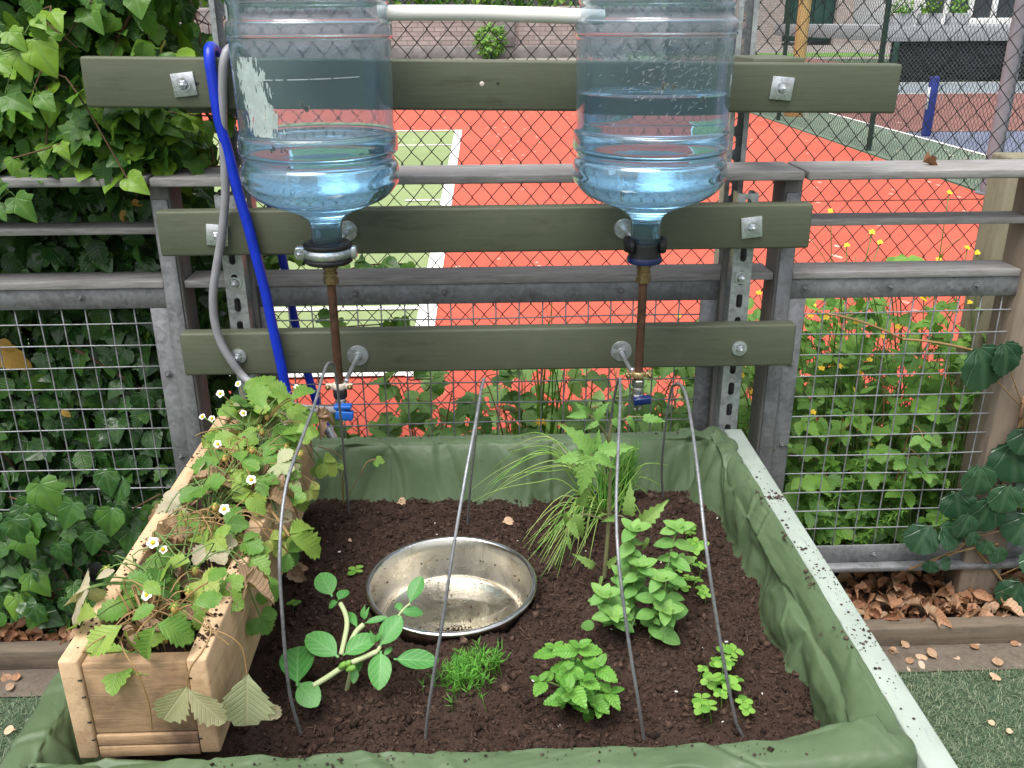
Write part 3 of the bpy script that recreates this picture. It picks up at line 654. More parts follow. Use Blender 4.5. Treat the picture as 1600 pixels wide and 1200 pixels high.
def radius_at(pr, z):
    for (r0, z0), (r1, z1) in zip(pr[:-1], pr[1:]):
        if z0 >= z >= z1 and z0 - z1 > 1e-6: return r0 + (r1 - r0) * (z0 - z) / (z0 - z1)
    return .1
def bottle(xc, level_v, lb, kind):
    pr = resample(prof_m()); zt = pr[0][1]; zb = pr[-1][1]
    b = thing('water_bottle', (xc, YB, zb), lb, 'water bottle', 'upturned water bottles')
    mb = MB(); c = (xc, YB, 0); mb.lathe(pr[::-1], c, 96)
    th = .0016
    inner = []
    for i, (r_, z) in enumerate(pr):
        a = Vector(pr[max(i - 1, 0)]); q = Vector(pr[min(i + 1, len(pr) - 1)]); d = q - a
        nrm = Vector((d.y, -d.x)); nrm = nrm.normalized() if nrm.length > 0 else Vector((0, 0))
        ri, zi = r_ + nrm.x * th, z + nrm.y * th
        inner.append((min(max(ri, .0003), max(.0003, r_ - .0004)), min(max(zi, zb + th), zt - th)))
    mb.lathe(inner, c, 96)
    sh = mb.build('bottle', M['bottle'], b)
    zl = vz(level_v)
    wp = [(max(.0003, r_ - .0035), max(z, zb + .004)) for r_, z in pr if z < zl - .001 and z > zb + .0035]
    r0 = radius_at(pr, zl) - .0035
    mb = MB(); mb.lathe(([(.0003, zl), (r0 * .6, zl), (r0 - .001, zl + .0003), (r0, zl - .0005)] + wp + [(.0003, zb + .004)])[::-1], c, 96)
    mb.build('water', M['water'], b)
    def patch(fn, a0, a1, z0, z1, na, nz, mat, name, off=.0005):
        mb = MB(); V = {}
        for i in range(na):
            for j in range(nz):
                am = a0 + (a1 - a0) * (i + .5) / na; zm_ = z0 + (z1 - z0) * (j + .5) / nz
                if fn(am, zm_):
                    q = []
                    for (di, dj) in ((0, 0), (1, 0), (1, 1), (0, 1)):
                        a = a0 + (a1 - a0) * (i + di) / na; z = z0 + (z1 - z0) * (j + dj) / nz; r_ = radius_at(pr, z) + off
                        q.append((xc + r_ * math.sin(a), YB - r_ * math.cos(a), z))
                    mb.add(q, [(0, 1, 2, 3)])
        if mb.V: mb.build(name, mat, b, weld=.00004)
    if kind == 'label':
        def fn(a, z):
            t_ = (z - vz(200)) / (vz(88) - vz(200)); cen = -.50 - .26 * t_
            e = 1 - (abs(a - cen) / .27) ** 2 - max(0, t_ - .8) * 2 - max(0, .1 - t_) * 4
            return e + .8 * fbm(a * 15, z * 45, 1, 5) + .6 * fbm(a * 55, z * 80, 7) > .28
        patch(fn, -1.3, -.1, vz(202), vz(85), 240, 140, M['residue'], 'label_residue')
        patch(lambda a, z: abs(z - vz(117) - .0025 * (a + .1) - .0004 * fbm(a * 30, 0)) < .0007 and fbm(a * 14, 3) > -.25, -.55, .75, vz(122), vz(110), 300, 50, M['scratch'], 'scratch_line')
        lumps = [(.02, 157, .009), (-.42, 219, .006), (-.3, 219, .004), (-.25, 247, .004)]
    else:
        q = random.Random(5); mb = MB()
        for i in range(150):
            a = q.gauss(.05, .42); z = vz(q.gauss(118, 28)); L = q.uniform(.003, .010); d = q.gauss(.7, .5); r_ = radius_at(pr, z) + .0006
            if z > vz(60) or z < vz(190): continue
            dx, dz = L * math.cos(d), L * math.sin(d); wv = q.uniform(.0002, .0005); P = []
            for (s_, t_) in ((-.5, -1), (.5, -.4), (.5, .4), (-.5, 1)):
                aa = a + (dx * s_ - dz * t_ * wv / L) / r_; P.append((xc + r_ * math.sin(aa), YB - r_ * math.cos(aa), z + dz * s_ + dx * t_ * wv / L))
            mb.add(P, [(0, 1, 2, 3)])
        mb.build('scratches', M['scratch'], b)['kind'] = 'stuff'
        lumps = [(-.05, 132, .008), (.1, 134, .006), (-.12, 134, .004), (.5, 153, .006)]
    mb = MB()
    for a, v, s in lumps:
        z = vz(v); r_ = radius_at(pr, z) * .98 - .004
        for k in range(7):
            mb.box((xc + r_ * math.sin(a) + rnd.gauss(0, s * .5), YB - r_ * math.cos(a) + .002, z + rnd.gauss(0, s * .4)), (s * .7, .001, s * .5), M=Matrix.Rotation(rnd.uniform(0, 3), 3, 'Y'))
    mb.build('floating_debris', M['debris'], b)['kind'] = 'stuff'
    return zb
def bottles():
    xl = aty(505, 300, YB).x; xr = aty(1012, 300, YB).x
    bottle(xl, 211, 'upturned clear water bottle at left, one third full, with torn label residue', 'label')
    bottle(xr, 147, 'upturned clear water bottle at right, more than half full, covered in scratches', 'scratch')
    # white link pipe through both bottles
    a = aty(590, 20, YB); z = a.z
    mb = MB(); mb.tube([(a.x, YB, z), (0, YB, z - .001), (aty(944, 27, YB).x, YB, aty(944, 27, YB).z)], .0125, 20)
    tag(mb.build('white_pipe', M['whitepipe'], loc=(0, YB, z), sharp=50), 'horizontal white plastic pipe linking the two water bottles', 'pipe')
    for i, x in enumerate((xl, xr)):
        u = (519, 1001)[i]
        cl = thing('pipe_clamp', (x, YB, vz(400)), ('black rubber and steel pipe clamp round the neck of the left bottle', 'black plastic pipe clamp round the neck of the right bottle')[i], 'clamp', 'neck clamps')
        zc = vz(394); m2 = 'rubber'
        if i == 0:
            for dz in (.0135, -.0135):
                mb = MB(); mb.lathe([(.026, -.005), (.040, -.006), (.044, -.003), (.044, .003), (.040, .006), (.026, .005), (.026, -.005)], (x, YB, zc + dz), 40); mb.build('rubber_liner', M['rubber'], cl)
            mb = MB(); mb.lathe([(.0395, -.0085), (.043, -.008), (.0437, 0), (.043, .008), (.0395, .0085)], (x, YB, zc), 40); mb.build('band', M['zinc'], cl)
            for q_, d2 in (((x - .048, YB - .006, zc + .001), (.018, .022, .024)), ((x + .047, YB - .004, zc + .001), (.012, .02, .022))):
                mb = MB(); mb.box(q_, d2); mb.build('lug', M['zinc'], cl, bevel=.003)
            mb = MB(); bolt_head(mb, (x - .049, YB - .017, zc + .002), .006, .006); mb.build('bolt', M['zinc'], cl, sharp=40)
        else:
            mb = MB(); mb.lathe([(.0262, .012), (.029, .014), (.030, .008), (.030, -.016), (.0305, -.018)], (x, YB, zc), 40); mb.build('collar', M['rubber'], cl)
            for s in (-1, 1):
                mb = MB()
                pts = [(x + s * .035 * math.cos(t_), YB - .038 * math.sin(t_) * 1.0, zc + .012) for t_ in np.linspace(-.6, .75, 9)]
                for p, q in zip(pts[:-1], pts[1:]):
                    mb.box(((p[0] + q[0]) / 2, (p[1] + q[1]) / 2, zc + .007), (.009, (Vector(q) - Vector(p)).length * 1.25, .022), rz=math.atan2(q[1] - p[1], q[0] - p[0]) - math.pi / 2)
                mb.build('jaw', M['rubber'], cl)
            mb = MB(); mb.lathe([(.001, .004), (.031, .004), (.0325, .001), (.0325, -.006), (.03, -.008), (.001, -.008)], (x, YB, zc - .019), 40); mb.build('cap_ring', M['darkblue'], cl, sharp=50)
        d_ = Vector((0, -1, 0)).to_track_quat('Z', 'Y').to_matrix()
        fp = aty((543, 975)[i], (361, 358)[i], 1.788)
        mb = MB(); mb.lathe([(.001, .003), (.019, .003), (.0205, .001), (.0205, 0)], (fp.x, 1.7895, fp.z), 32, d_); mb.build('wall_flange', M['zinc'], cl, sharp=40)
        mb = MB(); mb.tube([(fp.x, 1.787, fp.z), (fp.x, 1.75, fp.z), (x + (.01 if i == 0 else -.01), YB + .046, zc + .004)], .005, 10); mb.build('rod', M['zinc'], cl)
        # copper down pipe with fittings and valve
        dp = thing('down_pipe', (x, YB, vz(660)), ('old copper down pipe with brass fittings and bright blue valve handle, left', 'old copper down pipe with brass fittings and dark blue valve handle, right')[i], 'pipe', 'copper down pipes')
        px = x + (.001 if i == 0 else 0)
        def piece(v0, v1, r_, mat, name, n=28, par=dp, ch=.12):
            z1, z0 = vz(v0), vz(v1); h = z1 - z0
            mb = MB(); mb.lathe([(.001, z0), (r_ * .86, z0), (r_, z0 + h * ch), (r_, z1 - h * ch), (r_ * .86, z1), (.001, z1)], (px, YB, 0), n); return mb.build(name, mat, par, sharp=35)
        v0 = 404 if i == 0 else 409
        piece(v0, v0 + 12, .0098, M['brass'], 'nipple'); piece(v0 + 8, v0 + 18, .0135, M['brass'], 'hex_nut', 6); piece(v0 + 17, v0 + 29, .0115, M['brass'], 'coupling')
        piece(v0 + 21, v0 + 26, .0132, M['brass'], 'coupling_ring'); piece(v0 + 28, v0 + 40, .0142, M['brass'], 'compression_nut', 6)
        piece(v0 + 38, 612, .0082, M['copper'], 'pipe', ch=.005)
        if i == 0: piece(606, 622, .0135, M['rubber'], 'union_nut', 8)
        else: piece(601, 613, .0125, M['chrome'], 'union_nut', 6)
        zc0 = 622 if i == 0 else 612
        piece(zc0, zc0 + 14, .0105, M['chrome'], 'valve_neck'); vb = piece(zc0 + 11, zc0 + 30, .0128, M['chrome'], 'valve_body', 8)
        piece(zc0 + 29, zc0 + 36, .0095, M['chrome'], 'valve_outlet')
        hz = vz(zc0 + 12); hm = M['bluevalve' if i == 0 else 'darkblue']
        mb = MB()
        if i == 0:
            mb.box((px + .006, YB - .017, hz + .005), (.034, .018, .008)); mb.box((px + .002, YB - .017, hz - .001), (.018, .014, .008)); mb.box((px + .008, YB - .018, hz - .012), (.034, .016, .018), M=Matrix.Rotation(.12, 3, 'Y'))
        else:
            mb.box((px + .006, YB - .019, hz - .006), (.034, .018, .014), M=Matrix.Rotation(-.12, 3, 'Y')); mb.box((px + .0, YB - .017, hz - .012), (.02, .012, .008))
        mb.build('valve_handle', hm, vb, bevel=.0025, seg=3)
        # wall bracket of the pipe
        f = aty((559, 971)[i], (556, 549)[i], 1.788); zr = vz((603, 593)[i])
        br = thing('pipe_bracket', (f.x, 1.788, f.z), ('round steel wall flange with bent rod holding the left copper pipe', 'round steel wall flange with bent rod holding the right copper pipe')[i], 'bracket', 'pipe brackets')
        mb = MB(); mb.lathe([(.001, .007), (.007, .007), (.009, .003), (.0215, .0022), (.0225, 0)], (f.x, 1.7895, f.z), 36, d_); mb.build('flange', M['galv'], br, sharp=50)
        mb = MB(); mb.tube(spline([(f.x, 1.786, f.z), (f.x * .85 + px * .15, 1.755, f.z - .004), (px * .65 + f.x * .35, 1.70, f.z - .012 + (zr - f.z) * .4), (px + (.012 if i == 0 else -.010), YB + .014, zr + .004)], 6), .0046, 10); mb.build('rod', M['zinc'], br)
        mb = MB(); mb.lathe([(.0084, -.006), (.0125, -.006), (.0135, 0), (.0125, .006), (.0084, .006)], (px, YB, zr), 28)
        for s in (-1, 1): mb.box((px + s * .019, YB - .003, zr), (.013, .009, .010))
        rg = mb.build('clip', M['copper_white'] if i == 0 else M['brass_bright'], br, bevel=.001)
        for s in (-1, 1):
            mb = MB(); bolt_head(mb, (px + s * .021, YB - .008, zr), .0036, .003, False); mb.build('screw', M['brass'], rg)

def hoses():
    yf = 1.772
    top = aty(352, 76, 1.80)
    P = [aty(398, 178, 1.86), aty(392, 120, 1.86), aty(384, 92, 1.842), aty(372, 77, 1.815), aty(358, 76, 1.79), aty(350, 95, 1.775), aty(348, 130, 1.772)] + [aty(u, v, yf) for u, v in ((348, 200), (351, 260), (352, 310), (346, 370), (338, 420), (333, 460), (335, 500), (345, 535), (362, 565), (382, 590))] + [aty(415, 615, 1.74), aty(455, 634, 1.70), aty(495, 640, 1.67), (aty(530, 641, YB).x, YB, aty(530, 641, YB).z)]
    mb = MB(); mb.tube(spline(P, 7), .0083, 14)
    tag(mb.build('grey_hose', M['greyhose'], loc=P[8]), 'thick grey hose looping over the top plank and down to the left valve', 'hose')
    h = thing('blue_hose', aty(400, 400, yf), 'bright blue flat hose looped over the top plank with metal end fitting', 'hose')
    P = [aty(512, 672, 1.97), aty(497, 636, 1.98), aty(474, 560, 1.99), aty(458, 490, 2.0), aty(447, 430, 2.0), aty(436, 380, 2.0), aty(420, 310, 2.0), aty(398, 250, 1.99), aty(380, 190, 1.95), aty(352, 110, 1.87), aty(338, 80, 1.84), aty(329, 74, 1.805), aty(327, 88, 1.779), aty(333, 130, 1.774)] + [aty(u, v, yf) for u, v in ((343, 190), (357, 240), (372, 300), (387, 350), (400, 400), (413, 450), (426, 510), (439, 570), (450, 620))] + [aty(462, 655, 1.74)]
    mb = MB(); sp = spline(P, 7); mb.tube(sp, [.0095 if i < 75 else .0102 for i in range(len(sp))], 14); mb.build('hose', M['bluehose'], h)
    mb = MB(); a, b = aty(511, 668, 1.97), aty(524, 692, 1.96); mb.tube([a, a.lerp(b, .25), a.lerp(b, .26), b], [.0125, .0125, .0105, .0115], 14); mb.build('end_fitting', M['zinc'], h, sharp=40)
# ================================================================ leaf shapes
TPL = {}
def grid_leaf(name, prof, w=.5, n=10, teeth=0, fold=.18, droop=.15, wave=0, seed=0, nt=4, curl=0):
    q = random.Random(seed); V = []; UV = []
    for i in range(n + 1):
        s = i / n; hw = w * prof(s) / 2
        for j in range(nt + 1):
            t = -1 + 2 * j / nt; x = t * hw; y = s
            if abs(t) == 1 and teeth and 0 < i < n: x *= 1 + teeth * (1 if i % 2 else -1); y += .02 * (1 if i % 2 else -1)
            z = fold * abs(x) - droop * s * s + wave * math.sin(s * 13 + t * 2) * abs(t) * .5 + curl * (abs(t) ** 2) * hw
            V.append((x, y * (1 - .12 * droop), z)); UV.append((t * max(.15, prof(s)), s))
    k = nt + 1
    F = [(i * k + j, i * k + j + 1, (i + 1) * k + j + 1, (i + 1) * k + j) for i in range(n) for j in range(nt)]
    TPL.setdefault(name, []).append((np.array(V), F, UV))
def fan_leaf(name, half, c=(0, .32), fold=.2, droop=.2, wave=.02, seed=0):
    q = random.Random(seed)
    out = list(half) + [(-x, y) for x, y in reversed(half[1:-1])]
    n = len(out); V = [(c[0], c[1])]
    for k in (.55, 1.0):
        for x, y in out: V.append((c[0] + (x - c[0]) * k, c[1] + (y - c[1]) * k))
    VV = [(x, y, fold * abs(x) - droop * (y - .1) ** 2 + wave * math.sin(x * 9 + y * 11 + seed) - .1 * x * x) for x, y in V]
    F = [(0, 1 + i, 1 + (i + 1) % n) for i in range(n)] + [(1 + i, 1 + n + i, 1 + n + (i + 1) % n, 1 + (i + 1) % n) for i in range(n)]
    TPL.setdefault(name, []).append((np.array(VV), F, [(x, y) for x, y in V]))
ov = lambda s: (math.sin(math.pi * min(1, s ** .75)) ** .8) if 0 < s < 1 else .02
obov = lambda s: (math.sin(math.pi * min(1, s ** 1.35)) ** .75) if 0 < s < 1 else .03
lance = lambda s: (math.sin(math.pi * s ** .7) ** 1.1) if 0 < s < 1 else .02
rnd_ov = lambda s: (math.sin(math.pi * min(1, (s + .03) ** .78 * .98)) ** .62) if s < 1 else .05
heart = lambda s: (math.sin(math.pi * min(1, (s + .08) ** .62 * .97)) ** .8) if s < 1 else .02
spoon = lambda s: .10 + .9 * (max(0, math.sin(math.pi * max(0, (s - .12) / .88) ** .95)) ** .62) if s < 1 else .06
for k, (fo, dr, wv) in enumerate(((.2, .1, .01), (.35, .3, .02), (.1, .5, .02), (-.1, .25, .03))):
    grid_leaf('oval', ov, .62, 8, .06, fo, dr, wv, k)
    grid_leaf('serrate', ov, .70, 12, .10, fo, dr, wv * 1.5, k)
    grid_leaf('straw', obov, .80, 14, .13, fo * 1.2, dr, wv * 2, k)
    grid_leaf('mint', rnd_ov, .64, 14, .07, fo * .6, dr * 1.1, .05, k)
    grid_leaf('oregano', rnd_ov, .66, 9, 0, fo * .6, dr * .9, wv, k)
    grid_leaf('tomato', heart, .56, 12, .2, fo, dr * 1.4, wv * 2, k)
    grid_leaf('narrow', lance, .22, 6, 0, fo, dr, 0, k, 2)
    grid_leaf('dry', ov, .55, 10, .1, .9, dr * 2.5, .12, k, 4, .8)
    grid_leaf('courg', spoon, .58, 12, 0, fo * .5, dr * .9, .008, k, 6, .12)
    grid_leaf('cotyl', lambda s: .12 + .9 * max(0, math.sin(math.pi * max(0, (s - .2) / .8))) ** .5 if s < 1 else .3, .72, 7, 0, fo * .5, dr, 0, k)
    grid_leaf('beech', ov, .62, 10, .05, .5 + fo, dr * 1.5, .09, k, 4, .3 * (1 if k % 2 else -1))
IVY = [(0, 0), (.1, -.09), (.28, -.11), (.41, 0), (.40, .14), (.56, .30), (.47, .38), (.35, .43), (.27, .60), (.13, .85), (0, 1.0)]
IVY2 = [(0, 0), (.12, -.08), (.27, -.06), (.42, .06), (.46, .22), (.47, .36), (.38, .50), (.27, .66), (.12, .88), (0, 1.0)]
for k, (fo, dr) in enumerate(((.15, .2), (.3, .4), (-.05, .35))):
    fan_leaf('ivy', IVY, fold=fo, droop=dr, seed=k); fan_leaf('ivy', IVY2, fold=fo, droop=dr, wave=.03, seed=k + 5)
ROUND = [(0, .08)] + [((.50 + .022 * (1 if i % 2 else -1)) * math.sin(math.pi * (1 - i / 18)) , .5 + (.5 + .022 * (1 if i % 2 else -1)) * math.cos(math.pi * (1 - i / 18))) for i in range(1, 18)] + [(0, 1.0)]
for k in range(3): fan_leaf('round', ROUND, (0, .38), fold=.12, droop=.15 + .1 * k, wave=.03, seed=k)
_leafq = random.Random(11)
def add_leaf(mb, tpl, p, d, nrm, size, var=.5, sx=1.0, which=None):
    T = TPL[tpl]; V, F, UV = T[which if which is not None else _leafq.randrange(len(T))]
    Y = Vector(d).normalized(); Z = Vector(nrm); Z = Z - Y * Z.dot(Y)
    Z = Y.orthogonal() if Z.length < 1e-4 else Z
    Z.normalize(); X = Y.cross(Z)
    A = np.array([X * sx, Y, Z]) * size
    W = V @ A + np.array(p)
    mb.add(W.tolist(), F, [(u, v, var) for u, v in UV])
def tri(mb, sm, base, tip, nrm, size, var, tpl='straw', rp=.0012, bend=None, svar=.5, sx=1):
    """petiole from base to tip carrying three leaflets"""
    base, tip = Vector(base), Vector(tip)
    mid = (base + tip) / 2 + (bend if bend is not None else Vector((0, 0, (tip - base).length * .25)))
    pts = bez(base, mid, tip, 7); sm.tube(pts, [rp * (1.2 - .4 * i / 7) for i in range(8)], 5, False, svar)
    d = (pts[-1] - pts[-2]).normalized(); hd = Vector((d.x, d.y, d.z * .35 - .12)).normalized()
    nrm = Vector(nrm); side = hd.cross(nrm).normalized()
    for an, k in ((0, 1.0), (68, .9), (-68, .9)):
        dr = hd * math.cos(R(an)) + side * math.sin(R(an))
        add_leaf(mb, tpl, tip, dr, nrm, size * k * _leafq.uniform(.9, 1.1), min(1, max(0, var + _leafq.uniform(-.12, .12))), sx)
TOCAM = Vector((0, -.75, .65))

# ================================================================ hedge and ivy
def hedge():
    q = random.Random(21)
    h = thing('ivy_hedge', (-1.1, 2.2, 0), 'dense dark green ivy hedge with young shoots and upper leaves coloured as if lit, behind and above the left fence', 'hedge')
    mi, mo, ms, mid_, mod = MB(), MB(), MB(), MB(), MB()
    def xmax(z):
        b = -.625 if z > 1.34 else (-.575 if z > 1.1 else -.60)
        return b + .07 * fbm(z * 3.1, 2, 5)
    N = 14500
    for i in range(N):
        z = q.uniform(.02, 2.25) if q.random() < .9 else q.uniform(1.1, 1.6)
        xm = xmax(z); x = xm - abs(q.gauss(0, .62)) * (1 if q.random() < .7 else .25) - q.random() * .3
        if x < -2.7: continue
        dep = min(.58, q.expovariate(5.2)) if q.random() < .75 else q.uniform(.1, .6)
        yf = 1.975 + .05 * fbm(x * 3, z * 3, 1)
        if z > 1.14: yf -= .10 + .10 * fbm(x * 4, z * 4, 9)
        y = max(yf, (1.83 if z > 1.14 else 1.96)) + dep
        n = Vector((q.gauss(0, .45), -.8 + q.gauss(0, .4), .55 + q.gauss(0, .35)))
        d = Vector((q.gauss(0, .6), -.35 + q.gauss(0, .3), -.75 + q.gauss(0, .4)))
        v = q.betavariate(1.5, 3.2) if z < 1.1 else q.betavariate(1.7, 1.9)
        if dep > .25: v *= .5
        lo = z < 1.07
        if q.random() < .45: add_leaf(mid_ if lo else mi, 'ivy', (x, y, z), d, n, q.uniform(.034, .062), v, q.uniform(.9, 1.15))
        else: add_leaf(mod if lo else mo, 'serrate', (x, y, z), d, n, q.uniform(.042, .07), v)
    for i in range(2000):   # unseen leaning overhang of the hedge, added to shade the left side
        x = q.uniform(-2.9, -1.0); z = q.uniform(1.75, 2.5); y = 2.2 - (z - 1.6) * q.uniform(0, 1.1) * min(1, (-.9 - x) * 1.6)
        (add_leaf(mi, 'ivy', (x, y, z), (q.gauss(0, .6), -.4, -.7), (q.gauss(0, .45), -.5, .8), q.uniform(.04, .062), q.betavariate(1.7, 1.9)))
    for i in range(70):
        x = -.66 - abs(q.gauss(0, .6)); y = q.uniform(2.0, 2.4); z = q.uniform(0, 1.2)
        ms.tube(spline([(x, y, z), (x + q.gauss(0, .1), y + q.gauss(0, .04), z + .22), (x + q.gauss(0, .18), y + q.gauss(0, .05), z + .45), (x + q.gauss(0, .25), y - .03, z + .62)], 4), q.uniform(.0018, .005), 5)
    for i in range(620):     # leaves along the cap rail, coloured brighter for light from above
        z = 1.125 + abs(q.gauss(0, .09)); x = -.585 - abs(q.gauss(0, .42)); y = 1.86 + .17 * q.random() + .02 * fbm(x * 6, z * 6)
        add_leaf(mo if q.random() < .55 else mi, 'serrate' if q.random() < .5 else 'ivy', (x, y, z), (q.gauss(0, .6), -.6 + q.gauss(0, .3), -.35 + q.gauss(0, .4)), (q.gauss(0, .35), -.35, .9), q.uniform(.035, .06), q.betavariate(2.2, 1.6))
    for i in range(5):       # a few yellowed leaves
        u0, v0, u1, v1 = ((190, 328, 206, 355), (-10, 545, 48, 576), (0, 530, 20, 548), (205, 315, 222, 320), (96, 640, 110, 652))[i]; p, t_ = aty(u0, v0, 1.955), aty(u1, v1, 1.95); my = MB(); add_leaf(my, 'oval', p, t_ - p, (0, -.8, .5), (t_ - p).length, .5); my.build('yellowed_leaf', M['yellow_leaf'], h)
    for i in range(26):     # pale young shoots on top
        x = -.72 - abs(q.gauss(0, .5)); z = q.uniform(1.12, 1.5); y = q.uniform(1.83, 1.95)
        p = spline([(x, y + .08, z), (x + q.gauss(.05, .06), y, z + q.gauss(.03, .05)), (x + q.gauss(.1, .1), y - .03, z + q.gauss(-.02, .07))], 5); ms.tube(p, .0017, 5)
        for a in p[3::3]: add_leaf(mi, 'ivy', a, (q.gauss(.3, .5), -.5, q.gauss(-.5, .3)), (q.gauss(0, .4), -.5, .8), q.uniform(.03, .06), q.uniform(.6, 1))
    mid_.build('shade_toned_lobed_leaves', M['ivy_dark'], h)['kind'] = 'stuff'; mod.build('shade_toned_oval_leaves', M['hedge_dark'], h)['kind'] = 'stuff'; mi.build('lobed_leaves', M['ivy'], h)['kind'] = 'stuff'; mo.build('oval_leaves', M['hedge_leaf'], h)['kind'] = 'stuff'; ms.build('stems', M['stem_brown'], h)['kind'] = 'stuff'
    # sprigs reaching right behind the rails
    for i, (u0, v0, u1, v1, y, n, lb) in enumerate(((395, 400, 470, 385, 2.1, 9, 'short ivy sprig just right of the blue hose under the middle plank'), (520, 415, 640, 408, 2.3, 10, 'ivy sprig with dark leaves behind the left bottle neck clamp'),
            (400, 520, 640, 500, 2.35, 26, 'leafy ivy sprig behind the mesh above the lowest plank at left'), (690, 430, 735, 420, 2.2, 2, 'tiny sprig with a single round leaf over the white court line'), (700, 590, 640, 590, 2.2, 4, 'few dark leaves hanging below the lowest plank'))):
        a, b = aty(u0, v0 + 12, y), aty(u1, v1 + 4, y)
        s = thing('ivy_sprig', a, lb, 'ivy', 'ivy sprigs behind the middle fence bay'); ml, mt = MB(), MB()
        pts = spline([a + Vector((-.06, .03, -.03)), a.lerp(b, .4) + Vector((0, 0, .01)), b], 6); mt.tube(pts, .002, 5); mt.build('stem', M['stem_brown'], s)
        for k in range(n):
            p = a.lerp(b, q.random()) + Vector((q.gauss(0, .012), q.gauss(0, .02), q.gauss(0, .016)))
            add_leaf(ml, 'ivy' if q.random() < .6 else 'serrate', p, (q.gauss(.2, .6), -.4, q.gauss(-.3, .5)), (q.gauss(0, .3), -.6, .7), q.uniform(.035, .06), q.uniform(.15, .75))
        ml.build('leaves', M['ivy'], s)
    # ivy creeping in front of the mesh, low left
    s = thing('ground_ivy', (-1.05, 1.86, .1), 'glossy dark ivy creeping in front of the wire mesh at lower left', 'ivy'); ml, mt = MB(), MB()
    for k in range(300):
        u = q.uniform(-40, 330); v = q.uniform(745, 1000) if u < 190 else q.uniform(775, 940)
        if v < 770 + 60 * (u > 120) * q.random(): continue
        p = aty(u, v, 1.79 + .08 * q.random())
        if p.z < .03: continue
        add_leaf(ml, 'ivy', p, (q.gauss(0, .6), -.3, -.8 + q.gauss(0, .3)), (q.gauss(0, .4), -.8, .55 + q.gauss(0, .3)), q.uniform(.035, .07), min(1, q.betavariate(1.4, 3.0) + (.35 if q.random() < .15 else 0)))
    for (u, v, sz, va) in ((62, 775, .085, .75), (36, 855, .07, .72), (175, 815, .07, .7), (150, 850, .06, .35), (115, 805, .07, .5), (20, 830, .07, .3), (195, 770, .06, .3), (165, 755, .06, .35), (90, 870, .06, .3), (55, 965, .05, .2)):
        p = aty(u, v - 20, 1.775); add_leaf(ml, 'ivy', p, (q.gauss(0, .3), -.3, -.9), (q.gauss(0, .2), -.8, .6), sz, va)
    for k in range(14):
        p = aty(q.uniform(0, 300), q.uniform(850, 990), 1.84); p.z = max(p.z, .03); mt.tube(spline([p, p + Vector((q.gauss(0, .08), -.02, .06)), p + Vector((q.gauss(0, .14), 0, .16))], 5), .0022, 5)
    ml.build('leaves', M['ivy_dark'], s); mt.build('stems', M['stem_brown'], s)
    # front sprigs at upper left, in the light
    for (B, y, leaves, lb) in ((((-30, 250), (14, 300)), 1.78, ((24, 309, 56, 348, .5), (-6, 322, 8, 345, .45), (-5, 300, 6, 285, .4)), 'single pale green ivy leaf hanging in front of the left cap rail'),
                               (((-60, 20), (30, 75)), 1.62, ((52, 62, 88, 122, .95), (30, 80, 45, 130, .9), (14, 50, 40, 78, .8), (55, 28, 72, 45, .85), (8, 150, 52, 170, .5), (60, 148, 85, 172, .6), (62, 60, 56, 30, .7), (-10, 90, 20, 115, .8)), 'large bright yellow green ivy leaves at the upper left edge')):
        a, b = aty(*B[0], y), aty(*B[1], y); s = thing('ivy_sprig', a, lb, 'ivy'); ml, mt = MB(), MB()
        mt.tube(spline([a, a.lerp(b, .5) + Vector((0, 0, .01)), b], 6), .002, 6)
        for (u0, v0, u1, v1, va) in leaves:
            p, t_ = aty(u0, v0, y), aty(u1, v1, y - .02); mt.tube(bez(b, (b + p) / 2 + Vector((0, 0, .008)), p, 5), .0009, 5)
            add_leaf(ml, 'ivy', p, t_ - p, (.1, -.9, .5), (t_ - p).length * .9, va, 1.0)
        ml.build('leaves', M['ivy'], s); mt.build('stem', M['stem'], s)
def creeper():
    s = thing('round_leaved_creeper', (1.28, 1.85, .1), 'creeper with dark glossy round crinkled leaves round the foot of the brown timber post', 'creeper'); ml, mt = MB(), MB(); q = random.Random(4)
    pos = [(1540, 575, 82), (1585, 722, 80), (1530, 752, 62), (1498, 790, 58), (1540, 806, 70), (1596, 826, 66), (1486, 836, 54), (1540, 855, 30), (1440, 842, 58), (1560, 868, 34), (1586, 930, 62), (1478, 880, 26), (1454, 886, 26), (1508, 822, 50), (1570, 780, 55), (1612, 770, 60), (1620, 880, 60), (1600, 690, 50), (1575, 560, 60), (1520, 842, 30), (1630, 640, 70), (1600, 960, 50)]
    P = []
    for u, v, d in pos:
        y = 1.835 + q.uniform(-.02, .015); p = aty(u, v, y); sz = d * 1.8 / FPX
        dr = Vector((q.gauss(0, .35), -.25, -.9 + q.gauss(0, .2))).normalized(); add_leaf(ml, 'round', p - dr * sz * .5, dr, (q.gauss(0, .22), -.85, .6), sz, q.random(), 1.15); P.append(p)
    hub = [aty(1600, 640, 1.868), aty(1565, 760, 1.868), aty(1520, 840, 1.868), aty(1560, 900, 1.868), aty(1595, 960, 1.86)]
    mt.tube(spline(hub, 6), .004, 6)
    for p in P:
        h = min(hub, key=lambda a: (a - p).length); mt.tube(bez(h, (h + p) / 2 + Vector((0, .005, .0)), p + Vector((0, .012, 0)), 6), .0016, 5)
    for a, b in (((1420, 890), (1560, 850)), ((1375, 1000), (1500, 930)), ((1290, 490), (1410, 530)), ((1410, 530), (1560, 560))): mt.tube(bez(aty(*a, 1.86), aty((a[0] + b[0]) / 2, (a[1] + b[1]) / 2 - 12, 1.86), aty(*b, 1.865), 8), .0028, 6)
    ml.build('leaves', M['creeper'], s); mt.build('stems', M['stem_red'], s)

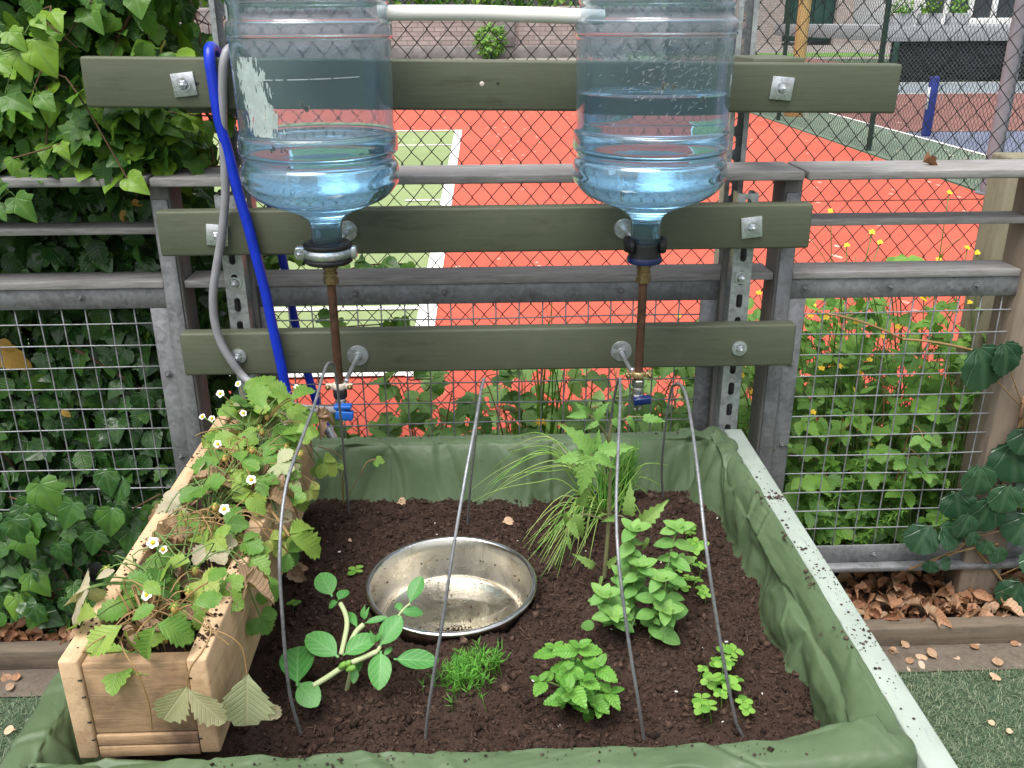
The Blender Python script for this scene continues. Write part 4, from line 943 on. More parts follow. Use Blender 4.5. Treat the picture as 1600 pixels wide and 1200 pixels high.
# ================================================================ weeds behind the fence
def fix(x, y, seed): return random.Random(seed), (x, y, .02)
def bramble_plant(x, y, h, seed, lb, grp, canes=4, size=.06, spread=.22, mat='bramble', nodes=6, tpl='serrate'):
    q, b = fix(x, y, seed); t = thing('bramble_plant', b, lb, 'bramble', grp); ml, ms = MB(), MB()
    for c in range(canes):
        an = q.uniform(0, 6.28); top = Vector((x + spread * q.uniform(.2, 1) * math.cos(an), y + spread * .6 * math.sin(an), h * q.uniform(.7, 1.05)))
        pts = bez(b, (Vector(b) + top) / 2 + Vector((0, 0, h * .3)), top, nodes * 2); ms.tube(pts, [.0032 * (1 - .6 * i / (nodes * 2)) for i in range(nodes * 2 + 1)], 5, var=.3)
        for k in range(2, nodes * 2 + 1, 2):
            p = pts[k]; a2 = q.uniform(0, 6.28); L = q.uniform(.03, .07)
            tip = p + Vector((math.cos(a2) * L, math.sin(a2) * L - .015, q.uniform(-.005, .03)))
            tri(ml, ms, p, tip, (q.gauss(0, .25), -.35 + q.gauss(0, .2), .9), size * q.uniform(.75, 1.15), q.random(), tpl)
    ml.build('leaves', M[mat], t); ms.build('stems', M['stem_red' if mat in ('bramble', 'weed_lifted') else 'stem'], t)
def avens(x, y, h, seed, lb, grp, low=True):
    q, b = fix(x, y, seed); t = thing('yellow_flowered_weed', b, lb, 'wild flower', grp); ml, ms = MB(), MB()
    for c in range(q.randint(2, 3)):
        top = Vector((x + q.gauss(0, .09), y + q.gauss(0, .05), h * q.uniform(.75, 1.03)))
        pts = bez(b, (Vector(b) + top) / 2 + Vector((q.gauss(0, .05), 0, .05)), top, 10); ms.tube(pts, .0014, 5)
        ends = [top]
        for k in (5, 7, 8):
            e = pts[k] + Vector((q.gauss(0, .05), q.gauss(0, .03), q.uniform(.05, .11))); ms.tube(bez(pts[k], (pts[k] + e) / 2 + Vector((q.gauss(0, .01), 0, .01)), e, 5), .0010, 5); ends.append(e)
            add_leaf(ml, 'narrow', pts[k], (q.gauss(0, .6), q.gauss(-.3, .4), .5), (0, -.4, .8), q.uniform(.03, .05), q.random(), 1.5)
        for e in ends[::2] if c else ends[:3]:
            mf = MB()
            for k in range(5):
                a = k * 1.257; d = Vector((math.cos(a), math.sin(a) * .7 - .3, .35 + math.sin(a) * .5)); add_leaf(mf, 'cotyl', e, d, (0, -.6, .7), q.uniform(.007, .010), .5)
            mf.build('flower', M['yellow'], t)
        if low:
            for k in (2, 3, 4, 5):
                for j in range(2): tri(ml, ms, pts[k], pts[k] + Vector((q.gauss(0, .05), q.gauss(-.02, .04), q.uniform(.0, .04))), (q.gauss(0, .3), -.4, .85), q.uniform(.035, .055), q.random(), 'serrate', .0009)
    ml.build('leaves', M['weed'], t); ms.build('stems', M['stem'], t)
def cleavers(x, y, h, seed, lb, grp):
    q, b = fix(x, y, seed); t = thing('cleavers_plant', b, lb, 'weed', grp); ml, ms = MB(), MB()
    for c in range(4):
        top = Vector((x + q.gauss(0, .09), y + q.gauss(-.02, .05), h * q.uniform(.6, 1))); pts = bez(b, (Vector(b) + top) / 2 + Vector((q.gauss(0, .04), 0, .04)), top, 14); ms.tube(pts, .0011, 4)
        for k in range(2, 15):
            for j in range(7):
                a = j * .898 + k; add_leaf(ml, 'narrow', pts[k], (math.cos(a), math.sin(a), .25), (0, 0, 1), .034 * (1.1 - k / 30), q.random())
    ml.build('leaves', M['weed'], t); ms.build('stems', M['stem'], t)
def leafy(x, y, h, seed, lb, grp, n=26, size=.06, tpl='serrate', mat='weed'):
    q, b = fix(x, y, seed); t = thing('leafy_weed', b, lb, 'weed', grp); ml, ms = MB(), MB()
    for i in range(n):
        a = q.uniform(0, 6.28); r_ = .16 * q.random() ** .6; tip = Vector((x + r_ * math.cos(a), y + r_ * .7 * math.sin(a), h * q.uniform(.35, 1.0) * (1 - .5 * r_)))
        tri(ml, ms, b, tip, (q.gauss(0, .3), -.4 + q.gauss(0, .25), .85), size * q.uniform(.6, 1.1), q.random(), tpl, .0012, Vector((0, 0, .06)))
    ml.build('leaves', M[mat], t); ms.build('stems', M['stem'], t)
def grass(x, y, h, seed, lb, grp, n=16, wd=.010):
    q, b = fix(x, y, seed); t = thing('grass_tuft', b, lb, 'grass', grp); ml = MB()
    for i in range(n):
        a = q.uniform(0, 6.28); tp = Vector((x + q.gauss(0, .05), y + q.gauss(0, .03), h * q.uniform(.55, 1))); pts = bez(Vector(b) + Vector((q.gauss(0, .012), q.gauss(0, .012), 0)), (Vector(b) + tp) / 2 + Vector((q.gauss(0, .02), 0, .08)), tp, 8)
        V = []; sd_ = Vector((math.cos(a), math.sin(a) * .4, 0))
        for k, p in enumerate(pts):
            w_ = wd * .5 * (1 - (k / 8) ** 2) + .0004; V += [p - sd_ * w_, p + sd_ * w_]
        v = q.random(); ml.add(V, [(2 * k, 2 * k + 1, 2 * k + 3, 2 * k + 2) for k in range(8)], [(0, .5, v)] * len(V))
    ml.build('blades', M['hedge_leaf'], t)
def weeds():
    q = random.Random(33); GR = 'weeds behind the right mesh panel'; GC = 'weeds behind the middle fence bay'
    for i in range(11): leafy(.74 + i * .078 + q.uniform(-.03, .03), q.uniform(2.0, 2.5), q.uniform(.42, .76), 300 + i, 'fresh green leafy weed in the tangle behind the right wire mesh panel', GR, 36, .046)
    for i in range(7): bramble_plant(.75 + i * .11 + q.uniform(-.04, .04), q.uniform(2.02, 2.45), q.uniform(.55, .95), 320 + i, 'bramble with three part leaves in the tangle behind the right wire mesh panel', GR, 4, .056, .22, 'bramble' if i % 2 else 'weed')
    for i in range(9): leafy(.73 + i * .09 + q.uniform(-.03, .03), q.uniform(1.97, 2.2), q.uniform(.20, .36), 340 + i, 'low leafy weed at the foot of the right wire mesh panel', GR, 22, .055, 'serrate', 'bramble' if i % 3 == 0 else 'weed')
    for i, (x, y, h) in enumerate(((.70, 2.2, .86), (.83, 2.3, .90), (.98, 2.25, .97), (1.10, 2.3, .86), (1.22, 2.2, 1.04), (.62, 2.35, .78), (1.05, 2.1, .74), (1.3, 2.35, 1.02), (.90, 2.15, .82), (1.15, 2.12, .9), (.76, 2.1, .72), (1.0, 2.4, .92))):
        avens(x, y, h, 360 + i, 'tall thin stemmed weed with small yellow flowers against the red court', GR)
    for i, (x, y, h) in enumerate(((.86, 2.0, .46), (.78, 2.05, .36), (1.02, 2.0, .42))): cleavers(x, y, h, 380 + i, 'cleavers with whorls of narrow leaves just behind the right wire mesh panel', GR)
    for i, (x, y, h) in enumerate(((-.31, 2.1, .45), (-.14, 2.2, .53), (-.06, 2.05, .49), (.10, 2.15, .60), (.26, 2.1, .66), (.38, 2.2, .62), (.47, 2.1, .60), (.60, 2.15, .58), (.58, 2.3, .66), (-.22, 2.25, .38), (.0, 2.3, .52), (.19, 2.25, .55))):
        bramble_plant(x, y, h, 400 + i, 'bramble with three part leaves in the tangle behind the back edge of the bed', GC, 3, .056, .17, 'weed_lifted' if i % 3 else 'bramble')
    for i, (x, y, h) in enumerate(((-.18, 2.0, .44), (.04, 2.0, .46), (.2, 2.02, .5), (.34, 2.0, .52), (.5, 2.0, .52), (.63, 2.0, .5), (-.36, 2.0, .36))): leafy(x, y, h, 420 + i, 'fresh green leafy weed in the tangle behind the back edge of the bed', GC, 18, .056, 'serrate', 'weed_lifted')
    for i in range(12): leafy(-.34 + i * .088, 2.06 + q.uniform(-.05, .2), q.uniform(.44, .60) - (.1 if i < 4 else 0), 460 + i, 'fresh green leafy weed in the tangle behind the back edge of the bed', GC, 16, .055, 'serrate', 'weed_lifted' if i % 3 else 'weed')
    for i, (u, h) in enumerate(((830, .86), (868, .90), (815, .70))): p = aty(u, 600, 2.12); grass(p.x, 2.12, h, 440 + i, ('tall grass tuft left of the yellow flower behind the bed', 'tallest grass tuft rising behind the two lower planks', 'short grass tuft behind the hoop in the middle')[i], GC, 9)
    p = aty(845, 661, 2.0); d = thing('dandelion_flower', (p.x, 2.0, .1), 'single bright yellow dandelion flower behind the back edge of the bed', 'flower'); mf, ms = MB(), MB()
    ms.tube(bez((p.x, 2.0, .1), (p.x + .01, 2.0, .35), p, 8), .0018, 5)
    for k in range(40): a = k * 2.4; add_leaf(mf, 'narrow', p, (math.cos(a), math.sin(a) - .3, .2 + .9 * (k / 40)), (0, -.3, 1), .015, .5, 1.4)
    ms.build('stem', M['stem'], d); mf.build('petals', M['yellow'], d)

# ================================================================ bed, liner, soil
RX0, RX1, RY0, RY1 = -.565, .495, .835, 1.735
def liner():
    b = thing('raised_bed', (-.02, 1.285, 0), 'square raised timber bed with one pale painted board showing along its right side', 'raised bed')
    mb = MB(); mb.bx(.515, .553, .80, 1.765, 0, .577); mb.build('painted_board', M['whiteboard'], b, bevel=.003)
    for x0, x1, y0, y1, z1 in ((-.583, .514, 1.747, 1.765, .50), (-.583, .514, .81, .826, .50), (-.588, -.574, .831, 1.744, .50), (.503, .5145, .831, 1.744, .50)):
        mb = MB(); mb.bx(x0, x1, y0, y1, 0, z1); mb.build('board', M['timber'], b, bevel=.002)
    q = random.Random(2); mb = MB(); OC = [(1, 0, 0), (-1, 0, 0), (0, 1, 0), (0, -1, 0), (0, 0, .7), (0, 0, -.5)]; OF = [(0, 2, 4), (2, 1, 4), (1, 3, 4), (3, 0, 4), (2, 0, 5), (1, 2, 5), (3, 1, 5), (0, 3, 5)]
    for i in range(240):
        sz = .0006 + q.expovariate(1 / .0008); x = q.uniform(.519, .551); y = q.choice((q.gauss(1.46, .012), q.gauss(1.20, .06), q.uniform(.85, 1.6), q.gauss(1.05, .03)))
        if i < 30: x, y = .532 + q.gauss(0, .008), 1.46 + q.gauss(0, .004)
        mb.add([(x + a_ * sz, y + b_ * sz, .5772 + sz * .4 + c_ * sz) for a_, b_, c_ in OC], OF, [(0, 0, q.random())] * 6)
    mb.build('soil_crumbs', M['soil'], b)['kind'] = 'stuff'
    rc = .014; path = []; ds = .0048
    cs = [(RX0, RY0), (RX1, RY0), (RX1, RY1), (RX0, RY1)]; nr = [(0, -1), (1, 0), (0, 1), (-1, 0)]
    for k in range(4):
        a, c = Vector(cs[k]), Vector(cs[(k + 1) % 4]); d = (c - a).normalized(); L = (c - a).length - 2 * rc; n = int(L / ds)
        for i in range(n): path.append((a + d * (rc + L * i / n), Vector(nr[k]), k, i / n))
        cc = c - d * rc - Vector(nr[k]) * rc
        for i in range(10):
            t = i / 10 * math.pi / 2; v = Vector(nr[k]) * math.cos(t) + Vector(nr[(k + 1) % 4]) * math.sin(t); path.append((cc + v * rc, v, k + .5, i / 10))
    full = [(.024, .22), (.025, .40), (.0255, .53), (.0245, .566), (.018, .5785), (.004, .5815), (-.012, .5805), (-.022, .574), (-.033, .550), (-.048, .51), (-.068, .468), (-.095, .435)]
    right = [(.0195, .5772), (.0192, .5788), (.0178, .5812), (.013, .5825), (.005, .579), (-.004, .570), (-.012, .556), (-.018, .538), (-.021, .518), (-.0235, .495), (-.027, .468), (-.05, .43)]
    nsub = 6; rings = []; S = 0
    for idx, (p, n, k, f) in enumerate(path):
        wr = 0.0
        if k == 1: wr = min(1, f / .05) * min(1, max(0, (1 - f - .10) / .05))
        if k == .5: wr = 0
        ctl = [Vector((a[0] * (1 - wr) + c[0] * wr, 0, a[1] * (1 - wr) + c[1] * wr)) for a, c in zip(full, right)]
        if k in (0,): ctl = [Vector((c.x if c.x > -.04 else -.04 + (c.x + .04) * .5, 0, c.z)) for c in ctl]
        pr = spline(ctl, nsub); ring = []; S = idx * ds; nP = len(pr)
        dcor = min((p - Vector(c)).length for c in ((RX1, RY0),)); dback = (p - Vector((RX1, RY1))).length
        for j, c in enumerate(pr):
            t = j / (nP - 1); tg = pr[min(j + 1, nP - 1)] - pr[max(j - 1, 0)]
            nn = Vector((-tg.z, 0, tg.x)); nn = nn.normalized() if nn.length > 1e-9 else Vector((0, 0, 1))
            if nn.z < 0 and .3 < t < .6: nn = -nn
            lower = max(0, min(1, (t - .50) / .22)); top = 1 - lower
            sk = S + .05 * fbm(S * 4, t * 2, 3) ; dg = S * (1) + .16 * t * (1 if mn.noise(Vector((S * 3, 0, 9))) > 0 else -1)
            big = fbm(sk * 5.5, t * .7, 2, 2)
            f1 = max(0, 1 - abs(mn.noise(Vector((dg * 8.5, t * .7, 3)))) * 2.6) ** 1.4
            f2 = max(0, 1 - abs(mn.noise(Vector((dg * 27 + t * 1.5, t * 1.6, 8)))) * 3.6) ** 1.6
            f3 = max(0, 1 - abs(mn.noise(Vector((sk * 16 - t * 6, t * 3.5, 15)))) * 5) ** 2
            gate = max(0, min(1, .5 + 1.6 * mn.noise(Vector((S * 4, t * 2, 21)))))
            disp = lower * (.018 * big + .0145 * f1 + .0035 * f2 * gate - .007) * (1.15 if k == 1 else .9) + (.0010 + .0012 * lower) * fbm(S * 20, t * 5, 4, 3)
            disp += .0030 * f3 * gate * (.35 + .65 * lower)
            disp += .0030 * max(0, 1 - abs(mn.noise(Vector((S * 7 + t * .6, 4, t * 1.2)))) * 16) * (1 if t < .6 else .6) - .0030 * max(0, 1 - abs(mn.noise(Vector((S * 7 + t * .6, 4, t * 1.2))) - .06) * 14)
            if dcor < .25:
                g = math.exp(-(dcor / .10) ** 2); h = max(0, min(1, (t - .42) / .2)); c = c + Vector((-.030 * g * h * (1 - .5 * max(0, t - .7) / .3), 0, .014 * g * math.sin(math.pi * min(1, max(0, (t - .3) / .55)))))
                disp = disp * (1 - .7 * g) + g * .0045 * math.sin(S * 48 + t * 5 + fbm(S * 9, t * 3)) * h + g * .002 * fbm(S * 30, t * 4)
            if dback < .2: g = math.exp(-(dback / .10) ** 2); disp += g * (.005 + .006 * math.sin(S * 85 + t * 8 + 2 * fbm(S * 9, t * 3))) * (1 if t > .25 else .25)
            if k == 1 and wr > .9 and t < .32: disp = .0006 * big + (.0008 if t > .1 else 0)
            if wr > .9 and t < .36: c = c + Vector((.004 * fbm(S * 13, 1, 1), 0, 0)) * (1 - t)
            q = c + nn * disp
            ring.append((p.x + n.x * q.x, p.y + n.y * q.x, q.z))
        rings.append(ring)
    mb = MB(); nj = len(rings[0]); ni = len(rings); V = [v for r_ in rings for v in r_]
    F = [(i * nj + j, ((i + 1) % ni) * nj + j, ((i + 1) % ni) * nj + j + 1, i * nj + j + 1) for i in range(ni) for j in range(nj - 1)]
    mb.add(V, F); o = mb.build('liner', M['cloth'], loc=(-.02, 1.285, .43))
    q = random.Random(6); mb = MB()
    for i in range(300):
        sz = .0005 + q.expovariate(1 / .0008); m_ = q.random()
        if m_ < .5: px_, py_ = q.uniform(-.33, .45), q.gauss(.842, .008)
        elif m_ < .8: px_, py_ = .503 + q.gauss(0, .004), q.choice((1.17, 1.19, 1.30, 1.45, 1.05)) + q.gauss(0, .02)
        else: px_, py_ = q.uniform(-.3, .45), q.gauss(1.735, .01)
        mb.add([(px_ + a_ * sz, py_ + b_ * sz, .5835 + sz * .3 + c_ * sz) for a_, b_, c_ in OC], OF, [(0, 0, q.random())] * 6)
    mb.build('soil_crumbs', M['soil'], o)['kind'] = 'stuff'
    tag(o, 'wrinkled green cloth liner draped over the rim of the raised bed', 'cloth liner')
    sm = o.modifiers.new('smooth', 'SUBSURF'); sm.levels = 1; sm.render_levels = 1
BOWL = Vector((-.062, 1.325)); SOILZ = .468
def soil_h(x, y):
    h = SOILZ + .012 * fbm(x * 7, y * 7, 1) + .010 * fbm(x * 22, y * 22, 4) + .007 * abs(fbm(x * 60, y * 60, 6))
    h += .012 * max(0, (y - 1.5) / .2) * 0 + .012 * math.exp(-((x - .3) / .15) ** 2 - ((y - 1.6) / .08) ** 2)
    h += .035 * max(0, min(1, (-.30 - x) / .06)) * max(0, min(1, (1.1 - y) / .1))
    d = (Vector((x, y)) - BOWL).length
    if d < .21: h += .015 * (1 - max(0, d - .142) / .068)
    if d < .142: h = .405 if d < .130 else .405 + (h - .405) * (d - .130) / .012
    return h
def soil():
    mb = MB(); nx, ny = 260, 210; x0, x1, y0, y1 = -.545, .486, .872, 1.688; V = []
    for j in range(ny + 1):
        for i in range(nx + 1): x = x0 + (x1 - x0) * i / nx; y = y0 + (y1 - y0) * j / ny; V.append((x, y, soil_h(x, y)))
    mb.add(V, [(j * (nx + 1) + i, j * (nx + 1) + i + 1, (j + 1) * (nx + 1) + i + 1, (j + 1) * (nx + 1) + i) for j in range(ny) for i in range(nx)], [(0, 0, .35)] * len(V))
    q = random.Random(8); OC = np.array([(1, 0, 0), (-1, 0, 0), (0, 1, 0), (0, -1, 0), (0, 0, 1), (0, 0, -1)], float)
    OF = [(0, 2, 4), (2, 1, 4), (1, 3, 4), (3, 0, 4), (2, 0, 5), (1, 2, 5), (3, 1, 5), (0, 3, 5)]
    n = 0
    while n < 36000:
        x, y = q.uniform(x0, x1), q.uniform(y0, y1)
        if (Vector((x, y)) - BOWL).length < .1455 or (x < -.345 and y < 1.58): continue
        n += 1; s = min(.008, .0008 + q.expovariate(1 / (.0008 if q.random() < .90 else .0026))); A = OC * np.array([s * q.uniform(.6, 1.5), s * q.uniform(.6, 1.5), s * q.uniform(.5, 1.1)])
        A = A @ np.array(Matrix.Rotation(q.uniform(0, 3), 3, (q.gauss(0, 1), q.gauss(0, 1), q.gauss(0, 1)))) + np.array((x, y, soil_h(x, y) + s * .3)); mb.add(A.tolist(), OF, [(0, 0, q.betavariate(2, 2.6))] * 6)
    for i in range(2600):   # fibres and bark slivers
        x, y = q.uniform(x0, x1), q.uniform(y0, y1)
        if (Vector((x, y)) - BOWL).length < .1455 or (x < -.345 and y < 1.58): continue
        a = q.uniform(0, 6.28); L = q.uniform(.006, .024); z = soil_h(x, y) + .003
        mb.tube([(x, y, z), (x + L * .5 * math.cos(a), y + L * .5 * math.sin(a), z + q.uniform(0, .003)), (x + L * math.cos(a + .5), y + L * math.sin(a + .5), z - .001)], q.uniform(.0003, .0010), 4, var=q.uniform(.6, 1.0))
    tag(mb.build('potting_soil', M['soil'], loc=(0, 1.28, .47)), 'dark brown crumbly potting soil filling the raised bed', 'soil', kind='stuff')
def bowl():
    b = thing('steel_bowl', (BOWL.x, BOWL.y, .42), 'round stainless steel bowl sunk in the soil, holding a little dirty water', 'bowl'); c = (BOWL.x, BOWL.y, 0)
    pr = [(.0004, .424), (.09, .424), (.116, .4245), (.1225, .428), (.126, .435), (.1365, .485), (.1395, .499), (.1425, .503)]
    mb = MB(); mb.lathe(pr[::1], c, 96); mb.lathe([(.0004, .421), (.118, .421), (.128, .43), (.1385, .485), (.1415, .498)][::-1], c, 96); mb.build('body', M['steel'], b)
    mb = MB(); mb.lathe([(.1425 + .0052 * math.cos(a), .501 + .0042 * math.sin(a)) for a in np.linspace(2.6, -1.9, 12)], c, 96); mb.build('rim', M['rim_steel'], b)
    mb = MB(); mb.lathe([(.0004, .4245), (.1185, .4247), (.1225, .4292), (.1238, .4335), (.1225, .4335), (.0004, .4333)], c, 96); mb.build('water', M['bowlwater'], b)
    q = random.Random(3); mb = MB()
    for i in range(520):
        a, r_ = q.uniform(0, 6.28), .12 * q.random() ** .5; x, y = BOWL.x + r_ * math.cos(a), BOWL.y + r_ * math.sin(a)
        if i > 190: x, y = BOWL.x + .008 + q.gauss(0, .018), BOWL.y - .045 + q.gauss(0, .007)
        elif fbm(x * 18, y * 18, 3) < 0: continue
        s = q.uniform(.0004, .0018); mb.box((x, y, .4342), (s * 2, s * 1.4, .0006), rz=q.uniform(0, 3))
    for i in range(30): a = q.uniform(0, 6.28); mb.box((BOWL.x + .132 * math.cos(a), BOWL.y + .132 * math.sin(a), .4645), (.003, .003, .002), rz=a)
    mb.build('sediment', M['soil'], b)['kind'] = 'stuff'
def hoops():
    prof = [(0, 0), (.03, .15), (.05, .26), (.16, .345), (.30, .385), (.42, .394), (.475, .386), (.52, .352), (.55, .29), (.565, .20), (.575, .1), (.58, 0)]
    spec = [((470, 1148), (546, 806), (437, 850), 'leftmost wire hoop beside the wooden planter', .0), ((665, 1155), (731, 822), None, 'wire hoop arching over the steel bowl', 0), ((1006, 1158), (946, 790), None, 'wire hoop arching past the tomato plant', 0), ((1162, 1155), (1037, 790), None, 'rightmost wire hoop nearest the pale painted board', 0)]
    paths = [[(470, 1148), (452, 1080), (441, 960), (437, 860), (447, 760), (470, 690), (492, 630), (506, 582), (515, 567), (524, 580), (531, 640), (539, 730), (546, 808)],
             [(665, 1155), (672, 1090), (690, 980), (708, 860), (729, 735), (745, 650), (753, 605), (757, 592), (753, 600), (748, 640), (741, 700), (734, 770), (731, 822)],
             [(1006, 1158), (998, 1100), (982, 1000), (967, 880), (963, 790), (966, 700), (969, 630), (969, 600), (968, 591), (963, 605), (955, 650), (948, 720), (945, 790)],
             [(1162, 1155), (1148, 1120), (1125, 1000), (1104, 860), (1093, 760), (1083, 680), (1073, 622), (1064, 602), (1056, 600), (1048, 612), (1038, 680), (1034, 740), (1037, 790)]]
    Y0 = [1.02, 1.02, 1.035, 1.06, 1.12, 1.20, 1.30, 1.40, 1.45, 1.48, 1.52, 1.56, 1.585]
    for pth, s in zip(paths, spec):
        a, bk = atz(*pth[0], SOILZ), atz(*pth[-1], SOILZ)
        P = []
        for i, (u, v) in enumerate(pth):
            f = (Y0[i] - Y0[0]) / (Y0[-1] - Y0[0]); P.append(aty(u, v, a.y + (bk.y - a.y) * f))
        P = [P[0] - Vector((0, 0, .03))] + P + [P[-1] - Vector((0, 0, .03))]
        mb = MB(); mb.tube(spline(P, 6), .0024, 10)
        tag(mb.build('wire_hoop', M['hoop'], loc=a), s[3], 'wire hoop', 'wire hoops over the bed')

# ================================================================ planter with strawberries
PX0, PX1, PY0, PY1, PZ0, PZ1 = -.506, -.333, .884, 1.60, .556, .702
def planter():
    t = .024; b = thing('wooden_planter', ((PX0 + PX1) / 2, (PY0 + PY1) / 2, PZ0), 'long narrow rough pine planter box standing on the left of the bed', 'planter')
    mb = MB(); mb.bx(PX0, PX0 + t, PY0, PY1, PZ0, PZ1 + .002); mb.build('side_board', M['planter'], b, bevel=.003)
    mb = MB(); mb.bx(PX1 - t, PX1, PY0, PY1, PZ0 + .004, PZ1); mb.build('side_board', M['planter'], b, bevel=.003)
    for y0, y1 in ((PY0 + .004, PY0 + .024), (PY1 - .026, PY1 - .004)):
        mb = MB(); mb.bx(PX0 + t + .0008, PX1 - t - .0008, y0, y1, PZ0 + .036, PZ1 - .006); mb.build('end_board', M['planter_end'], b, bevel=.002)
        mb = MB(); mb.bx(PX0 + t + .0008, PX1 - t - .0008, y0 - .002, y1, PZ0 + .018, PZ0 + .0345); mb.build('end_batten', M['planter_end'], b, bevel=.002)
    mb = MB(); mb.bx(PX0 + t + .001, PX1 - t - .001, PY0 + .002, PY1 - .002, PZ0, PZ0 + .017); mb.build('base_board', M['planter_end'], b, bevel=.002)
    for x in (PX0 + t - .002, PX1 - t + .002):
        for z in (.585, .617, .655, .678):
            mb = MB(); mb.box((x + rnd.uniform(-.001, .001), PY0 + .0002, z + rnd.uniform(-.004, .004)), (.005, .001, .0022), M=Matrix.Rotation(rnd.uniform(-.3, .3), 3, 'Y')); mb.build('staple_notch', M['rubber'], b)
    mb = MB(); V = []; nx, ny = 22, 110
    for j in range(ny + 1):
        for i in range(nx + 1):
            x = PX0 + t + (PX1 - PX0 - 2 * t) * i / nx; y = PY0 + .024 + (PY1 - PY0 - .05) * j / ny; V.append((x, y, .665 + .012 * fbm(x * 30, y * 30, 2) + .005 * fbm(x * 90, y * 90)))
    mb.add(V, [(j * (nx + 1) + i, j * (nx + 1) + i + 1, (j + 1) * (nx + 1) + i + 1, (j + 1) * (nx + 1) + i) for j in range(ny) for i in range(nx)])
    tag(mb.build('planter_soil', M['soil'], loc=((PX0 + PX1) / 2, 1.24, .665)), 'dark soil filling the wooden planter box', 'soil', kind='stuff')
    q = random.Random(5); mb = MB(); OC = [(1, 0, 0), (-1, 0, 0), (0, 1, 0), (0, -1, 0), (0, 0, .7), (0, 0, -.5)]; OF = [(0, 2, 4), (2, 1, 4), (1, 3, 4), (3, 0, 4), (2, 0, 5), (1, 2, 5), (3, 1, 5), (0, 3, 5)]
    for i in range(260):
        s = .0008 + q.expovariate(1 / .0009); side = q.random() < .7; x = (PX1 if side else PX0 + t) - q.uniform(.002, t - .002); y = q.choice((.94, .965, 1.06, 1.13, 1.3, 1.42)) + q.gauss(0, .02)
        mb.add([(x + a * s, y + b_ * s, PZ1 + (.0 if side else .002) + s * .4 + c * s) for a, b_, c in OC], OF, [(0, 0, q.random())] * 6)
    mb.build('soil_crumbs', M['soil'], b)['kind'] = 'stuff'
def flower(t, p, nrm, r_=.011):
    mf, mc = MB(), MB()
    n = Vector(nrm).normalized(); a = n.orthogonal().normalized(); b = n.cross(a)
    for k in range(5): d = a * math.cos(k * 1.2566) + b * math.sin(k * 1.2566); add_leaf(mf, 'cotyl', Vector(p), d + n * .25, n, r_, .5, 1.25)
    mc.lathe([(.0004, .0035), (.002, .003), (.0034, .0005), (.003, -.001)], p, 10, n.to_track_quat('Z', 'Y').to_matrix())
    f = mf.build('flower', M['petal'], t); mc.build('flower_centre', M['yellow'], f)
